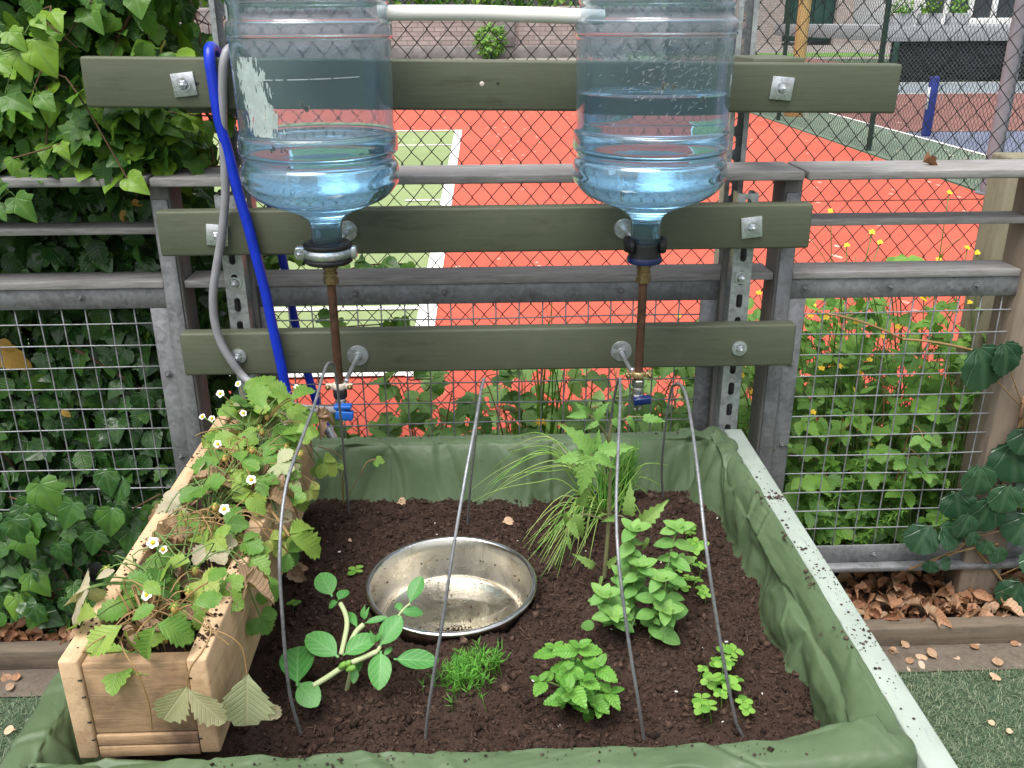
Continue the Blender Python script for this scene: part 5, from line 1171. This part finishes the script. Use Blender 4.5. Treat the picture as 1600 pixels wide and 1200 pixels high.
def strawberries():
    q = random.Random(12); xc = (PX0 + PX1) / 2
    def heroes(ml, ms, base, L, tpl='straw', rp=.0012):
        for (u0, v0, z0, u1, v1, z1, va, sx) in L:
            p, t_ = atz(u0, v0, z0), atz(u1, v1, z1); n = Vector((q.gauss(0, .15), -.45, .9))
            if base is not None: ms.tube(bez(base, (Vector(base) + p) / 2 + Vector((0, 0, .03)), p, 7), rp, 5, False)
            add_leaf(ml, tpl, p, t_ - p, n, (t_ - p).length, va, sx)
    ys = [.955, 1.06, 1.16, 1.27, 1.37, 1.47, 1.555]
    labs = ['nearest strawberry plant in the wooden planter, with broad fresh leaves over its front end', 'strawberry plant behind the nearest one, with faded pink leaves hanging over the left side', 'strawberry plant in the planter with one white flower and reddish stems', 'strawberry plant at the middle of the planter with brown withered leaves', 'strawberry plant in the planter with a large bright leaf over the right side', 'strawberry plant near the far end with small unripe berries', 'farthest strawberry plant in the planter, tallest, with several white flowers']
    for i, y in enumerate(ys):
        b = Vector((xc + q.uniform(-.02, .02), y, .665)); t = thing('strawberry_plant', b, labs[i], 'strawberry plant', 'strawberry plants in the planter')
        ml, mp, md, ms, mf, mc, mr = MB(), MB(), MB(), MB(), MB(), MB(), MB()
        nl = (10, 11, 12, 12, 13, 15, 16)[i]
        for k in range(nl):
            an = q.uniform(0, 6.28); r_ = q.uniform(.02, .085); h = q.uniform(.02, .075) + (.005 * i if i >= 3 else 0)
            tip = b + Vector((r_ * math.cos(an) + .022, r_ * math.sin(an) * .8, h))
            if tip.x < PX0 + .03 and q.random() < .75: tip.x = PX0 + q.uniform(.04, .09)
            if tip.y < .90: tip.y = .93
            if tip.y > 1.63: tip.y = 1.63
            kind = q.random(); n = (q.gauss(0, .3), -.3 + q.gauss(0, .25), .95)
            if kind < .68: tri(ml, ms, b, tip, n, q.uniform(.030, .050), q.betavariate(1.8, 2.2), 'straw')
            elif kind < .88: tri(mp, ms, b, tip - Vector((0, 0, .02)), n, q.uniform(.034, .05), q.random(), 'straw', .0011)
            else: tri(md, ms, b, tip - Vector((0, 0, .025)), n, q.uniform(.034, .05), q.random(), 'dry', .0011)
        for k in range(2 if i in (2, 3) else 1):
            tip = b + Vector((q.gauss(.02, .05), q.gauss(0, .04), q.uniform(.02, .07))); tri(md, ms, b, tip, (q.gauss(0, .5), -.3, .8), q.uniform(.035, .055), q.random(), 'dry', .0011)
        for k in range({0: 1, 2: 2, 6: 5, 5: 2}.get(i, 1)):
            tip = b + Vector((q.gauss(-.01, .045), q.gauss(-.01, .035), q.uniform(.06, .115))); tip.y = max(.92, tip.y)
            ms.tube(bez(b, (b + tip) / 2 + Vector((0, 0, .03)), tip, 7), .0010, 5, False); flower(t, tip, (q.gauss(0, .3), -.7, .7), q.uniform(.0058, .0078))
        for k in range(4):
            tip = b + Vector((q.gauss(.05, .05), q.gauss(0, .04), q.uniform(.02, .08))); tip.y = max(.93, tip.y); ms.tube(bez(b, (b + tip) / 2 + Vector((0, 0, .06)), tip, 7), .0010, 5, False)
            mr = MB(); mr.lathe([(.0003, .006), (.003, .0045), (.0052, .001), (.004, -.005), (.0003, -.008)], tip, 10); mr.build('berry', M['berry'], t)
            for j in range(5): add_leaf(ml, 'narrow', tip + Vector((0, 0, .005)), (math.cos(j * 1.26), math.sin(j * 1.26), .2), (0, 0, 1), .009, .6, 1.5)
        if i in (1, 2, 3, 4, 5):     # shoots trailing over the right board
            for k in range(2):
                e = Vector((PX1 + q.uniform(.012, .04), b.y + q.uniform(-.04, .04), q.uniform(.63, .71))); top = Vector((PX1 - .01, (b.y + e.y) / 2, PZ1 + .035))
                ms.tube(spline([b, (b + top) / 2 + Vector((0, 0, .02)), top, e], 5), .0010, 5, False)
                tri(*((ml, ms) if q.random() < .85 else (mp, ms)), top.lerp(e, .7), e, (.35, -.5, .7), q.uniform(.024, .036), q.random(), 'straw')
        for k in range(14):     # tangled runners
            e = b + Vector((q.gauss(.015, .04), q.gauss(0, .06), q.uniform(-.005, .04))); e.y = max(.92, e.y); ms.tube(spline([b, b + Vector((q.gauss(0, .03), q.gauss(0, .04), q.uniform(.04, .09))), (b + e) / 2 + Vector((0, 0, .05)), e], 4), .0010, 5, False)
        if i == 0:
            heroes(ml, ms, b, [(190, 977, .745, 133, 1020, .725, .72, 1.0), (244, 975, .75, 309, 988, .735, .3, .95), (242, 978, .75, 212, 1036, .705, .4, .8), (195, 985, .74, 200, 1022, .70, .8, .7), (205, 970, .745, 240, 945, .76, .35, .8), (300, 945, .75, 345, 925, .76, .3, .9), (325, 910, .76, 350, 880, .77, .35, .9), (252, 930, .76, 225, 905, .775, .5, .8)])
            def hang(mb, u0, v0, u1, v1, y, va, sx, nrm=(.15, -.95, .25)):
                p, t_ = aty(u0, v0, y), aty(u1, v1, y - .005); add_leaf(mb, 'straw', p, t_ - p, nrm, (t_ - p).length, va, sx, 0); return p
            for args in ((292, 1072, 252, 1130, .862, .1, .85), (292, 1076, 352, 1134, .862, .2, .62), (386, 1052, 384, 1142, .90, .95, .95), (412, 1098, 438, 1122, .905, .4, .9), (290, 1078, 256, 1100, .875, .9, .5)): hang(mp, *args)
            ms.tube(spline([aty(318, 965, .90), aty(330, 985, .885), aty(318, 1015, .872), aty(297, 1045, .868), aty(292, 1074, .868)], 6), .0012, 5, False)
            ms.tube(spline([aty(318, 983, .905), aty(350, 990, .90), aty(378, 1012, .90), aty(386, 1054, .90)], 6), .0012, 5, False)
            ms.tube(spline([aty(188, 1000, .89), aty(196, 1022, .878), aty(214, 1050, .868), aty(232, 1098, .868), aty(237, 1140, .87)], 6), .0011, 5, False)
        if i == 1:
            heroes(mp, ms, b, [(141, 917, .735, 88, 908, .715, .45, .75), (137, 920, .735, 92, 976, .68, .55, .62), (143, 916, .735, 160, 947, .70, .95, .8), (150, 905, .74, 178, 890, .75, .5, .6)])
            heroes(ml, ms, b, [(152, 962, .735, 102, 966, .715, .8, .75)])
        if i == 4: heroes(ml, ms, b, [(452, 838, .70, 511, 862, .665, .62, .85), (452, 835, .70, 490, 812, .70, .6, .8), (420, 772, .70, 478, 778, .70, .35, .8), (400, 760, .73, 440, 745, .74, .3, .9)])
        if i == 6: heroes(ml, ms, b, [(455, 625, .80, 492, 600, .815, .4, .8), (452, 622, .80, 420, 597, .83, .45, .9), (412, 640, .80, 395, 600, .83, .4, .8), (470, 660, .76, 478, 690, .74, .6, .8)])
        ml.build('leaves', M['straw'], t); ms.build('stems', M['stem_red'] if i % 2 == 0 else M['stem'], t)
        if mp.V: mp.build('pale_leaves', M['straw_pale'], t)
        if md.V: md.build('withered_leaves', M['straw_dry'], t)
        if i == 6:
            mb = MB(); p = aty(392, 703, 1.55); mb.lathe([(.0003, .008), (.006, .005), (.008, 0), (.005, -.008), (.0003, -.012)], p, 12); mb.build('ripe_berry', M['redberry'], t)

# ================================================================ plants in the bed
def bed_plants():
    q = random.Random(77)
    def P(u, v, h=0): return atz(u, v, SOILZ + h)
    # courgette seedlings
    b = P(540, 1084); t = thing('courgette_seedling', b, 'sprawling courgette seedling with thick pale stems and smooth oval leaves left of the bowl', 'seedling'); ml, ms, mbud = MB(), MB(), MB()
    for pts, r_ in (([(540, 1087, -.01), (546, 1060, .03), (549, 1042, .05)], .0035), ([(489, 1072, .05), (512, 1058, .055), (535, 1043, .06), (562, 1030, .065), (590, 1018, .07)], .0042), ([(533, 1023, .07), (538, 1000, .08), (542, 978, .09), (540, 960, .095), (532, 943, .10)], .0038), ([(545, 1010, .07), (556, 988, .08), (568, 976, .085)], .0042), ([(590, 1018, .07), (594, 1010, .075)], .003)):
        ms.tube(spline([P(*p) for p in pts], 6), r_, 9)
    for (u0, v0, h0, u1, v1, h1, w_) in ((465, 1072, .05, 463, 993, .075, 1.0), (466, 1066, .05, 493, 1098, .045, 1.25), (529, 1027, .07, 477, 984, .095, 1.0), (536, 1024, .07, 586, 989, .095, .95), (593, 1010, .075, 626, 961, .11, 1.05), (595, 1017, .075, 592, 1072, .055, 1.05), (615, 1030, .065, 684, 1031, .06, .85), (519, 932, .10, 499, 889, .125, 1.15), (528, 938, .10, 542, 920, .105, 1.3), (528, 940, .10, 510, 946, .095, 1.2), (559, 982, .085, 535, 938, .10, .45), (569, 974, .085, 603, 961, .10, .5), (626, 957, .075, 661, 951, .08, .9), (626, 955, .075, 620, 938, .085, 1.1), (640, 943, .085, 658, 899, .115, .95), (600, 1025, .06, 612, 1008, .07, .8), (556, 1040, .05, 552, 1068, .035, .8), (570, 1030, .06, 545, 1050, .04, .9)):
        p, t_ = P(u0, v0, h0), P(u1, v1, h1); add_leaf(ml, 'courg', p, t_ - p, (q.gauss(0, .1), -.45, .9), (t_ - p).length, q.uniform(.2, .9), w_)
    ms.tube(spline([P(592, 1012, .07), P(610, 985, .08), P(626, 957, .075), P(641, 943, .085)], 5), .002, 7)
    for (u, v) in ((535, 1040), (548, 1045), (542, 1038)): mbud.lathe([(.0004, .008), (.004, .006), (.005, 0), (.003, -.006), (.0004, -.008)], P(u, v, .066), 10, Matrix.Rotation(q.uniform(.8, 1.6), 3, 'Y'))
    for (u0, v0, u1, v1) in ((585, 1005, 578, 985), (586, 1003, 592, 990), (565, 965, 570, 945), (568, 968, 575, 950)): p, t_ = P(u0, v0, .08), P(u1, v1, .1); add_leaf(ml, 'narrow', p, t_ - p, TOCAM, (t_ - p).length, .8, 1.6)
    ml.build('leaves', M['courgette'], t); ms.build('stems', M['stem_pale'], t); mbud.build('buds', M['seedling'], t)
    # dill / carrot clump
    b = P(728, 1075); t = thing('dill_seedlings', b, 'low clump of bright green feathery dill seedlings in front of the bowl', 'seedlings'); ml = MB()
    for i in range(170):
        u, v = q.gauss(722, 20), q.gauss(1072, 14)
        if i % 3 == 0: u, v = q.uniform(720, 785), q.uniform(1035, 1060)
        p = P(u, v); h = q.uniform(.015, .04); top = p + Vector((q.gauss(0, .006), q.gauss(0, .006), h)); ml.tube([p, top], .0004, 3, False)
        for k in range(4): a = q.uniform(0, 6.28); add_leaf(ml, 'narrow', p.lerp(top, q.uniform(.5, 1)), (math.cos(a), math.sin(a), q.uniform(.6, 2.4)), (0, -.3, 1), q.uniform(.010, .019), q.random(), .38)
    ml.build('foliage', M['dill'], t)
    # mint
    b = P(908, 1095); t = thing('mint_plant', b, 'small bright green mint plant with crinkled toothed leaves', 'herb'); ml, ms = MB(), MB()
    for (u, v, h) in ((866, 1012, .075), (905, 1010, .095), (935, 1040, .085), (842, 1062, .05), (955, 1080, .05), (925, 1098, .045), (890, 1075, .085), (885, 1045, .09), (912, 1060, .09), (880, 1095, .05), (948, 1095, .04)):
        top = P(u, v, h); base = b + Vector((q.gauss(0, .012), q.gauss(0, .01), 0)); pts = bez(base, (base + top) / 2 + Vector((0, 0, .015)), top, 8); ms.tube(pts, .0013, 6)
        for k, sz in ((4, .032), (7, .034), (8, .018)):
            a0 = q.uniform(0, 3.14)
            for s in (0, 1): a = a0 + s * 3.14 + k * 1.57; add_leaf(ml, 'mint', pts[k], (math.cos(a), math.sin(a), .15 if k < 8 else .8), (0, -.35, 1), sz * q.uniform(.8, 1.15), q.random() if k < 7 else q.uniform(.6, 1))
    add_leaf(ml, 'mint', P(918, 1108, .02), P(922, 1130, .0) - P(918, 1108, .02), TOCAM, .026, .5)
    ml.build('leaves', M['mint'], t); ms.build('stems', M['stem'], t)
    # oregano
    b = P(1008, 1000); t = thing('oregano_plant', b, 'bushy oregano plant with many smooth pale green leaf pairs between two hoops', 'herb'); ml, ms = MB(), MB()
    for (u, v, y, n) in ((990, 828, 1.25, 9), (1058, 826, 1.27, 9), (1000, 885, 1.22, 7), (943, 930, 1.19, 5), (1030, 905, 1.2, 7), (1040, 955, 1.18, 5), (958, 962, 1.17, 4), (975, 900, 1.24, 7), (1060, 880, 1.28, 6)):
        top = aty(u, v, y); base = b + Vector(((top.x - b.x) * .6 + q.gauss(0, .012), q.gauss(0, .02), 0)); pts = bez(base, (base + top) / 2 + Vector((q.gauss(0, .01), 0, .02)), top, n * 2); ms.tube(pts, .0014, 6); n = max(3, int(n * .72)); pts = bez(base, (base + top) / 2 + Vector((0, 0, .02)), top, n * 2)
        for k in range(2, n * 2 + 1, 2):
            f = k / (n * 2); a0 = q.uniform(0, 6.28); sz = (.036 - .006 * f) * q.uniform(.8, 1.15)
            for s in (0, 1): a = a0 + s * 3.14; add_leaf(ml, 'oregano', pts[k], (math.cos(a), math.sin(a), .05), (0, -.35, 1), sz, min(1, .25 + .4 * f + q.uniform(-.2, .2)))
            if q.random() < .55: a = a0 + 1.57; add_leaf(ml, 'oregano', pts[k - 1], (math.cos(a), math.sin(a), .2), (0, -.3, 1), sz * .55, .5)
        for k in range(7): a = k * 2.4; add_leaf(ml, 'oregano', pts[-1], (math.cos(a), math.sin(a), .5 + .12 * k), (0, -.3, 1), .030 - .0028 * k, q.uniform(.7, 1))
    for (u0, v0, h0, u1, v1, h1) in ((1035, 955, .06, 1080, 952, .06), (1030, 985, .03, 1064, 1005, .02), (928, 975, .05, 905, 980, .04)): p, t_ = P(u0, v0, h0), P(u1, v1, h1); add_leaf(ml, 'oregano', p, t_ - p, TOCAM, (t_ - p).length, .5)
    ml.build('leaves', M['oregano'], t); ms.build('stems', M['stem'], t)
    # tomato
    b = P(944, 905); Y = b.y + .0; t = thing('tomato_plant', b, 'young tomato plant with hairy stem and toothed drooping leaves in front of the chives', 'tomato plant'); ml, ms = MB(), MB()
    stem = spline([b, aty(948, 860, Y), aty(951, 815, Y + .005), aty(953, 760, Y + .01), aty(954, 720, Y + .01), aty(952, 688, Y + .01), aty(957, 655, Y + .01)], 6); ms.tube(stem, [.0042 - .0022 * i / len(stem) for i in range(len(stem))], 9)
    def comp(path, leaflets, r_=.0018):
        ms.tube(spline([aty(u, v, Y + dy) for u, v, dy in path], 6), [r_ * (1 - .5 * i / (6 * (len(path) - 1))) for i in range(6 * (len(path) - 1) + 1)], 6)
        for (u0, v0, u1, v1, dy, va, sx) in leaflets:
            p, t_ = aty(u0, v0, Y + dy), aty(u1, v1, Y + dy - .012); add_leaf(ml, 'tomato', p, t_ - p, (q.gauss(0, .2), -.75, .65), (t_ - p).length * 1.05, va, sx)
    comp([(953, 735, .01), (942, 720, -.01), (928, 712, -.03), (915, 712, -.04)], [(920, 712, 874, 712, -.04, .6, .85), (925, 708, 892, 664, -.03, .6, .75), (922, 712, 905, 772, -.05, .7, .9), (918, 718, 894, 736, -.045, .6, .8), (928, 712, 966, 728, -.05, .55, .8), (935, 705, 988, 697, -.03, .5, .8), (924, 718, 936, 740, -.055, .6, .8), (930, 704, 935, 680, -.02, .5, .8)])
    comp([(951, 690, .01), (940, 668, 0), (920, 648, -.01), (900, 645, -.02)], [(915, 648, 887, 650, -.02, .3, .7), (920, 648, 905, 632, -.01, .3, .7), (930, 655, 945, 632, .0, .3, .8), (935, 660, 915, 668, -.01, .25, .7)])
    comp([(955, 665, .01), (970, 656, .0), (990, 651, .0), (1008, 652, .0)], [(1005, 652, 1040, 655, .0, .3, .7), (980, 652, 1000, 672, -.01, .3, .7), (968, 655, 962, 632, .0, .3, .8), (958, 655, 975, 672, -.01, .25, .8)])
    comp([(950, 815, 0), (930, 808, -.02), (905, 804, -.03), (888, 818, -.035), (886, 845, -.035)], [(898, 805, 915, 845, -.035, .95, .75), (888, 815, 905, 842, -.04, .9, .8), (886, 838, 893, 862, -.035, .95, .6), (886, 818, 882, 800, -.03, .8, .5), (906, 790, 918, 765, -.02, .85, .7)])
    comp([(952, 812, 0), (970, 806, -.01), (985, 818, -.01), (1000, 825, -.01)], [(982, 805, 985, 772, -.01, .9, .8), (1000, 820, 1038, 788, -.01, .95, .75), (1012, 840, 1006, 866, -.01, .8, .5), (965, 810, 945, 812, -.01, .6, .7)])
    comp([(940, 890, 0), (930, 880, -.01), (925, 878, -.01)], [(928, 885, 908, 872, -.01, 1, .7), (950, 885, 966, 868, -.01, .95, .6), (940, 900, 936, 920, -.01, 1, .5)], .001)
    ml.build('leaves', M['tomato'], t); ms.build('stem', M['stem_tomato'], t)
    # chives
    b = P(948, 802); t = thing('chives', b, 'clump of chives, upright at right and flopping over the soil to the left', 'herb'); ml = MB()
    def blade(pts, va, r_=.0019): ml.tube(spline(pts, 5), [r_ * (1 - .85 * (i / (5 * (len(pts) - 1))) ** 2) for i in range(5 * (len(pts) - 1) + 1)], 5, False, va)
    for i in range(130):
        base = b + Vector((q.gauss(0, .016), q.gauss(0, .01), 0)); tip = aty(q.uniform(915, 1004) if i % 3 else q.uniform(962, 1006), q.uniform(690, 765) if i % 3 else q.uniform(686, 735), b.y + q.uniform(-.03, .03)); blade([base, base.lerp(tip, .5) + Vector((q.gauss(0, .008), 0, .01)), tip], q.uniform(0, .6))
    for i in range(16):
        base = b + Vector((q.gauss(-.01, .012), q.gauss(0, .01), 0)); u, v = q.choice(((758, 780), (770, 742), (760, 728), (790, 762), (770, 712), (830, 700), (800, 735), (742, 760))); e = P(u + q.gauss(0, 14), v + q.gauss(0, 8), q.uniform(.02, .09)); m_ = base.lerp(e, .5) + Vector((0, 0, q.uniform(.05, .13))); blade([base, base.lerp(m_, .6) + Vector((0, 0, .03)), m_, m_.lerp(e, .6) + Vector((0, 0, .01)), e], q.uniform(.3, .9), .0014)
    for i in range(50):
        base = b + Vector((q.gauss(-.01, .016), q.gauss(-.01, .01), 0)); e = P(q.uniform(815, 920), q.uniform(825, 905), q.uniform(.0, .02)); 
        if (Vector((e.x, e.y)) - BOWL).length < .155: e.z += .045
        m_ = base.lerp(e, .5) + Vector((0, 0, q.uniform(.02, .08))); blade([base, m_, e], q.uniform(.2, 1), .0014)
    for (u, v, h) in ((1044, 727, .10), (1022, 782, .02), (1035, 760, .05), (1000, 700, .16), (1010, 820, 0)): e = P(u, v, h); blade([b, b.lerp(e, .5) + Vector((0, 0, .05)), e], .6)
    ml.build('blades', M['chive'], t)
    # small salad seedlings, each a plant of its own
    first = None
    def seedling(p, sc, rz, lb, grp):
        nonlocal first
        if first is None:
            first = thing('salad_seedling', (0, 0, 0), lb, 'seedling', grp); ml, ms = MB(), MB(); ms.tube([(0, 0, -.01), (.002, 0, .014), (.001, .001, .026)], .0008, 5)
            for a, s in ((.3, .015), (3.3, .014), (1.8, .018), (4.9, .016), (.9, .010)): add_leaf(ml, 'cotyl', (.001, .001, .025), (math.cos(a), math.sin(a), .28), (0, -.2, 1), s, q.random(), 1.15)
            ml.build('leaves', M['seedling'], first); ms.build('stem', M['seedling'], first); o = first
        else:
            o = first.copy(); COL.objects.link(o)
            for c in first.children: k = c.copy(); COL.objects.link(k); k.parent = o
            o['label'] = lb; o['group'] = grp
        sc *= .82; o.location = p; o.rotation_euler = (q.uniform(-.2, .2), q.uniform(-.2, .2), rz); o.scale = (sc, sc, sc * q.uniform(.7, 1.4))
    for (u, v, s) in ((1128, 1030, 1.1), (1138, 1045, 1.2), (1118, 1050, 1), (1125, 1068, 1.3), (1110, 1078, 1.2), (1132, 1085, 1.4), (1145, 1080, 1.1), (1120, 1092, 1.3), (1140, 1100, 1.3), (1100, 1108, 1.1), (1098, 1122, 1.2), (1112, 1130, 1.1), (1158, 1112, 1.1), (1162, 1122, 1), (1092, 1060, .8), (1135, 1060, 1.2), (1126, 1110, 1)):
        seedling(P(u, v), s, q.uniform(0, 6.28), 'tiny pale green salad seedling in the cluster by the foot of the rightmost hoop', 'salad seedlings by the right hoop')
    for (u, v, s) in ((1062, 830, 1), (1078, 832, 1.1), (1072, 850, 1.1), (1085, 858, 1.1), (1088, 880, 1.1), (1080, 895, 1), (1092, 905, 1.1), (1076, 915, 1), (1085, 925, 1), (1098, 938, .9), (1102, 948, .9), (1060, 905, 1), (1070, 930, 1), (1098, 870, 1)):
        seedling(P(u, v), s, q.uniform(0, 6.28), 'tiny pale green salad seedling in the row behind the oregano', 'salad seedlings behind the oregano')
    for (u, v, s, lb) in ((560, 905, 1.3, 'lone seedling on the soil just left of the bowl'), (458, 955, .9, 'lone tiny seedling on the soil beside the wooden planter')): seedling(P(u, v), s, q.uniform(0, 6), lb, 'lone seedlings')
    # strawberry runner at the back left
    b = aty(535, 757, 1.66); b = P(537, 792, .02); t = thing('strawberry_runner', b, 'young strawberry runner with two small leaves in the back left corner', 'strawberry plant'); ml, ms = MB(), MB()
    ms.tube(spline([aty(498, 698, 1.56), aty(520, 705, 1.58), aty(538, 722, 1.60), aty(536, 745, 1.61), b], 6), .0012, 5)
    for (u, v, u2, v2) in ((572, 724, 588, 718), (532, 740, 528, 724)):
        p = aty(u, v, 1.6); ms.tube(bez(b, (b + p) / 2 + Vector((0, 0, .005)), p, 6), .0008, 5); tri(ml, ms, p, aty(u2, v2, 1.595), (0, -.4, .9), .017, .5)
    ml.build('leaves', M['straw'], t); ms.build('stem', M['stem_red'], t)
    # discs, petals, dry leaf on the soil
    for i, (u, v, s, lb) in enumerate(((785, 816, .017, 'pale round dry seed case on the soil above the bowl'), (725, 776, .012, 'small dry seed case at the foot of the liner'), (620, 786, .017, 'cream dry petal lying on the liner edge at the back'), (543, 845, .006, 'small white speck of seed on the soil'))):
        p = P(u, v, .006); mb = MB(); add_leaf(mb, 'cotyl', p, (1, .3, .2), (0, -.5, 1), s * 1.4, .6 + .1 * i, 1.2); tag(mb.build('seed_case', M['samara'], loc=p), lb, 'seed case')
    mb = MB(); p = P(455, 890, .02); add_leaf(mb, 'dry', p, (.5, -.4, -.2), TOCAM, .035, .9, 1.5); add_leaf(mb, 'dry', p, (.9, .1, .1), TOCAM, .03, .7, 1.5); tag(mb.build('dry_leaf', M['straw_dry'], loc=p), 'curled brown dry leaf on the soil against the planter', 'dead leaf')
    mb = MB()
    for i in range(46):
        p = P(q.uniform(440, 1200), q.uniform(800, 1140), .004)
        if (Vector((p.x, p.y)) - BOWL).length < .16: continue
        mb.box(p, (q.uniform(.002, .005), q.uniform(.001, .003), .001), rz=q.uniform(0, 3))
    tag(mb.build('perlite_grains', M['petal'], loc=(0, 1.3, .47)), 'scattered tiny white grains on the potting soil', 'grains', kind='stuff')

# ================================================================ ground cover
def ground_cover():
    q = random.Random(90); mb = MB()
    for (x0, x1, y0, y1, n) in ((.56, 1.55, .62, 1.69, 64000), (-1.5, -.585, .62, 1.69, 34000)):
        for i in range(n):
            x, y = q.uniform(x0, x1), q.uniform(y0, y1)
            if y > 1.668 + .03 * fbm(x * 9, 1): continue
            a = q.uniform(0, 6.28); h = q.uniform(.005, .013); w_ = .0006; lx, ly = math.cos(a) * h, math.sin(a) * h; sx_, sy_ = -math.sin(a) * w_, math.cos(a) * w_
            z1 = h * q.uniform(.4, .9); z2 = h * q.uniform(.1, 1.1)
            v = q.random(); mb.add([(x - sx_, y - sy_, 0), (x + sx_, y + sy_, 0), (x + lx * .6 + sx_, y + ly * .6 + sy_, z1), (x + lx * .6 - sx_, y + ly * .6 - sy_, z1), (x + lx * 1.4, y + ly * 1.4, z2)], [(0, 1, 2, 3), (3, 2, 4)], [(0, 0, v)] * 5)
    tag(mb.build('artificial_turf', leafmat('turf_blade', [(.045, .095, .045), (.075, .14, .065), (.15, .21, .12), (.30, .33, .22)], (.1, .2, .1), 1, 0, .55, .1, 0), smooth=False), 'short curly artificial turf around the raised bed', 'turf', kind='stuff')
    mb = MB()
    for (x0, x1, y0, y1, n) in ((.66, 1.5, 1.79, 2.2, 560), (-1.6, -.62, 1.79, 1.98, 330)):
        for i in range(n):
            x = q.uniform(x0, x1); y = y0 + (y1 - y0) * q.random() ** 1.4; z = .03 + .035 * q.random() + .02 * max(0, fbm(x * 5, y * 5)); a = q.uniform(0, 6.28)
            add_leaf(mb, 'beech' if q.random() < .6 else 'dry', (x, y, z), (math.cos(a), math.sin(a), q.gauss(0, .5)), (q.gauss(0, .7), -.35 + q.gauss(0, .6), .9), q.uniform(.022, .062), q.random(), q.uniform(.7, 1.2))
    for i in range(70):
        x = q.choice((q.gauss(.72, .05), q.gauss(.85, .03), q.uniform(.66, 1.3), q.uniform(-1.4, -.62))); y = q.uniform(1.665, 1.745); a = q.uniform(0, 6.28); add_leaf(mb, 'cotyl', (x, y, .014 + .012 * q.random()), (math.cos(a), math.sin(a), q.gauss(0, .2)), (q.gauss(0, .3), q.gauss(-.2, .3), 1), q.uniform(.018, .03), q.uniform(.6, 1), 1.2)
    tag(mb.build('leaf_litter', M['litter'], loc=(0, 1.9, .02)), 'brown fallen leaves heaped under the fence', 'leaf litter', kind='stuff')
    for i, (u, v, s, lb) in enumerate(((1442, 1035, .024, 'pale seed case on the turf nearest the painted board'), (1551, 1062, .024, 'largest pale seed case on the right turf'), (1492, 1023, .016, 'small pale seed case near the back of the right turf'), (1543, 1125, .013, 'tiny seed case in the middle of the right turf'), (1584, 1144, .012, 'tiny seed case at the right edge of the turf'), (24, 1140, .02, 'pale seed case on the turf left of the liner'))):
        p = atz(u, v, .012); mb = MB(); a = q.uniform(0, 6.28); add_leaf(mb, 'cotyl', p, (math.cos(a), math.sin(a), .15), (0, -.3, 1), s * 1.2, .6 + .07 * i, 1.25); tag(mb.build('seed_case', M['samara'], loc=p), lb, 'seed case')
    for i, (u, v, s) in enumerate(((1408, 1000, .05), (1340, 985, .04))):
        p = atz(u, v, .0); t = thing('small_weed', p, ('small green weed sprouting beside the right edging board', 'tiny green weed by the painted board')[i], 'weed'); ml, ms = MB(), MB(); ms.tube([p, p + Vector((0, 0, .03))], .001, 5)
        for k in range(7): a = k * 2.4; add_leaf(ml, 'serrate', p + Vector((0, 0, .01 + .004 * k)), (math.cos(a), math.sin(a), .5), (0, -.3, 1), s * .7, q.random())
        ml.build('leaves', M['weed'], t); ms.build('stem', M['stem'], t)
    p = aty(1440, 266, 1.9); mb = MB(); p.z = CAPZ + .024; add_leaf(mb, 'dry', p, (1, .1, 0), (0, -.2, 1), .045, .3, .8); tag(mb.build('dry_leaf', M['litter'], loc=p), 'curled brown leaf lying on the right cap rail', 'dead leaf')

far_bits(); chain_fences(); rail_fence(); struts(); planks(); bottles(); hoses()
liner(); soil(); bowl(); hoops(); planter()
hedge(); creeper(); weeds(); strawberries(); bed_plants(); ground_cover()
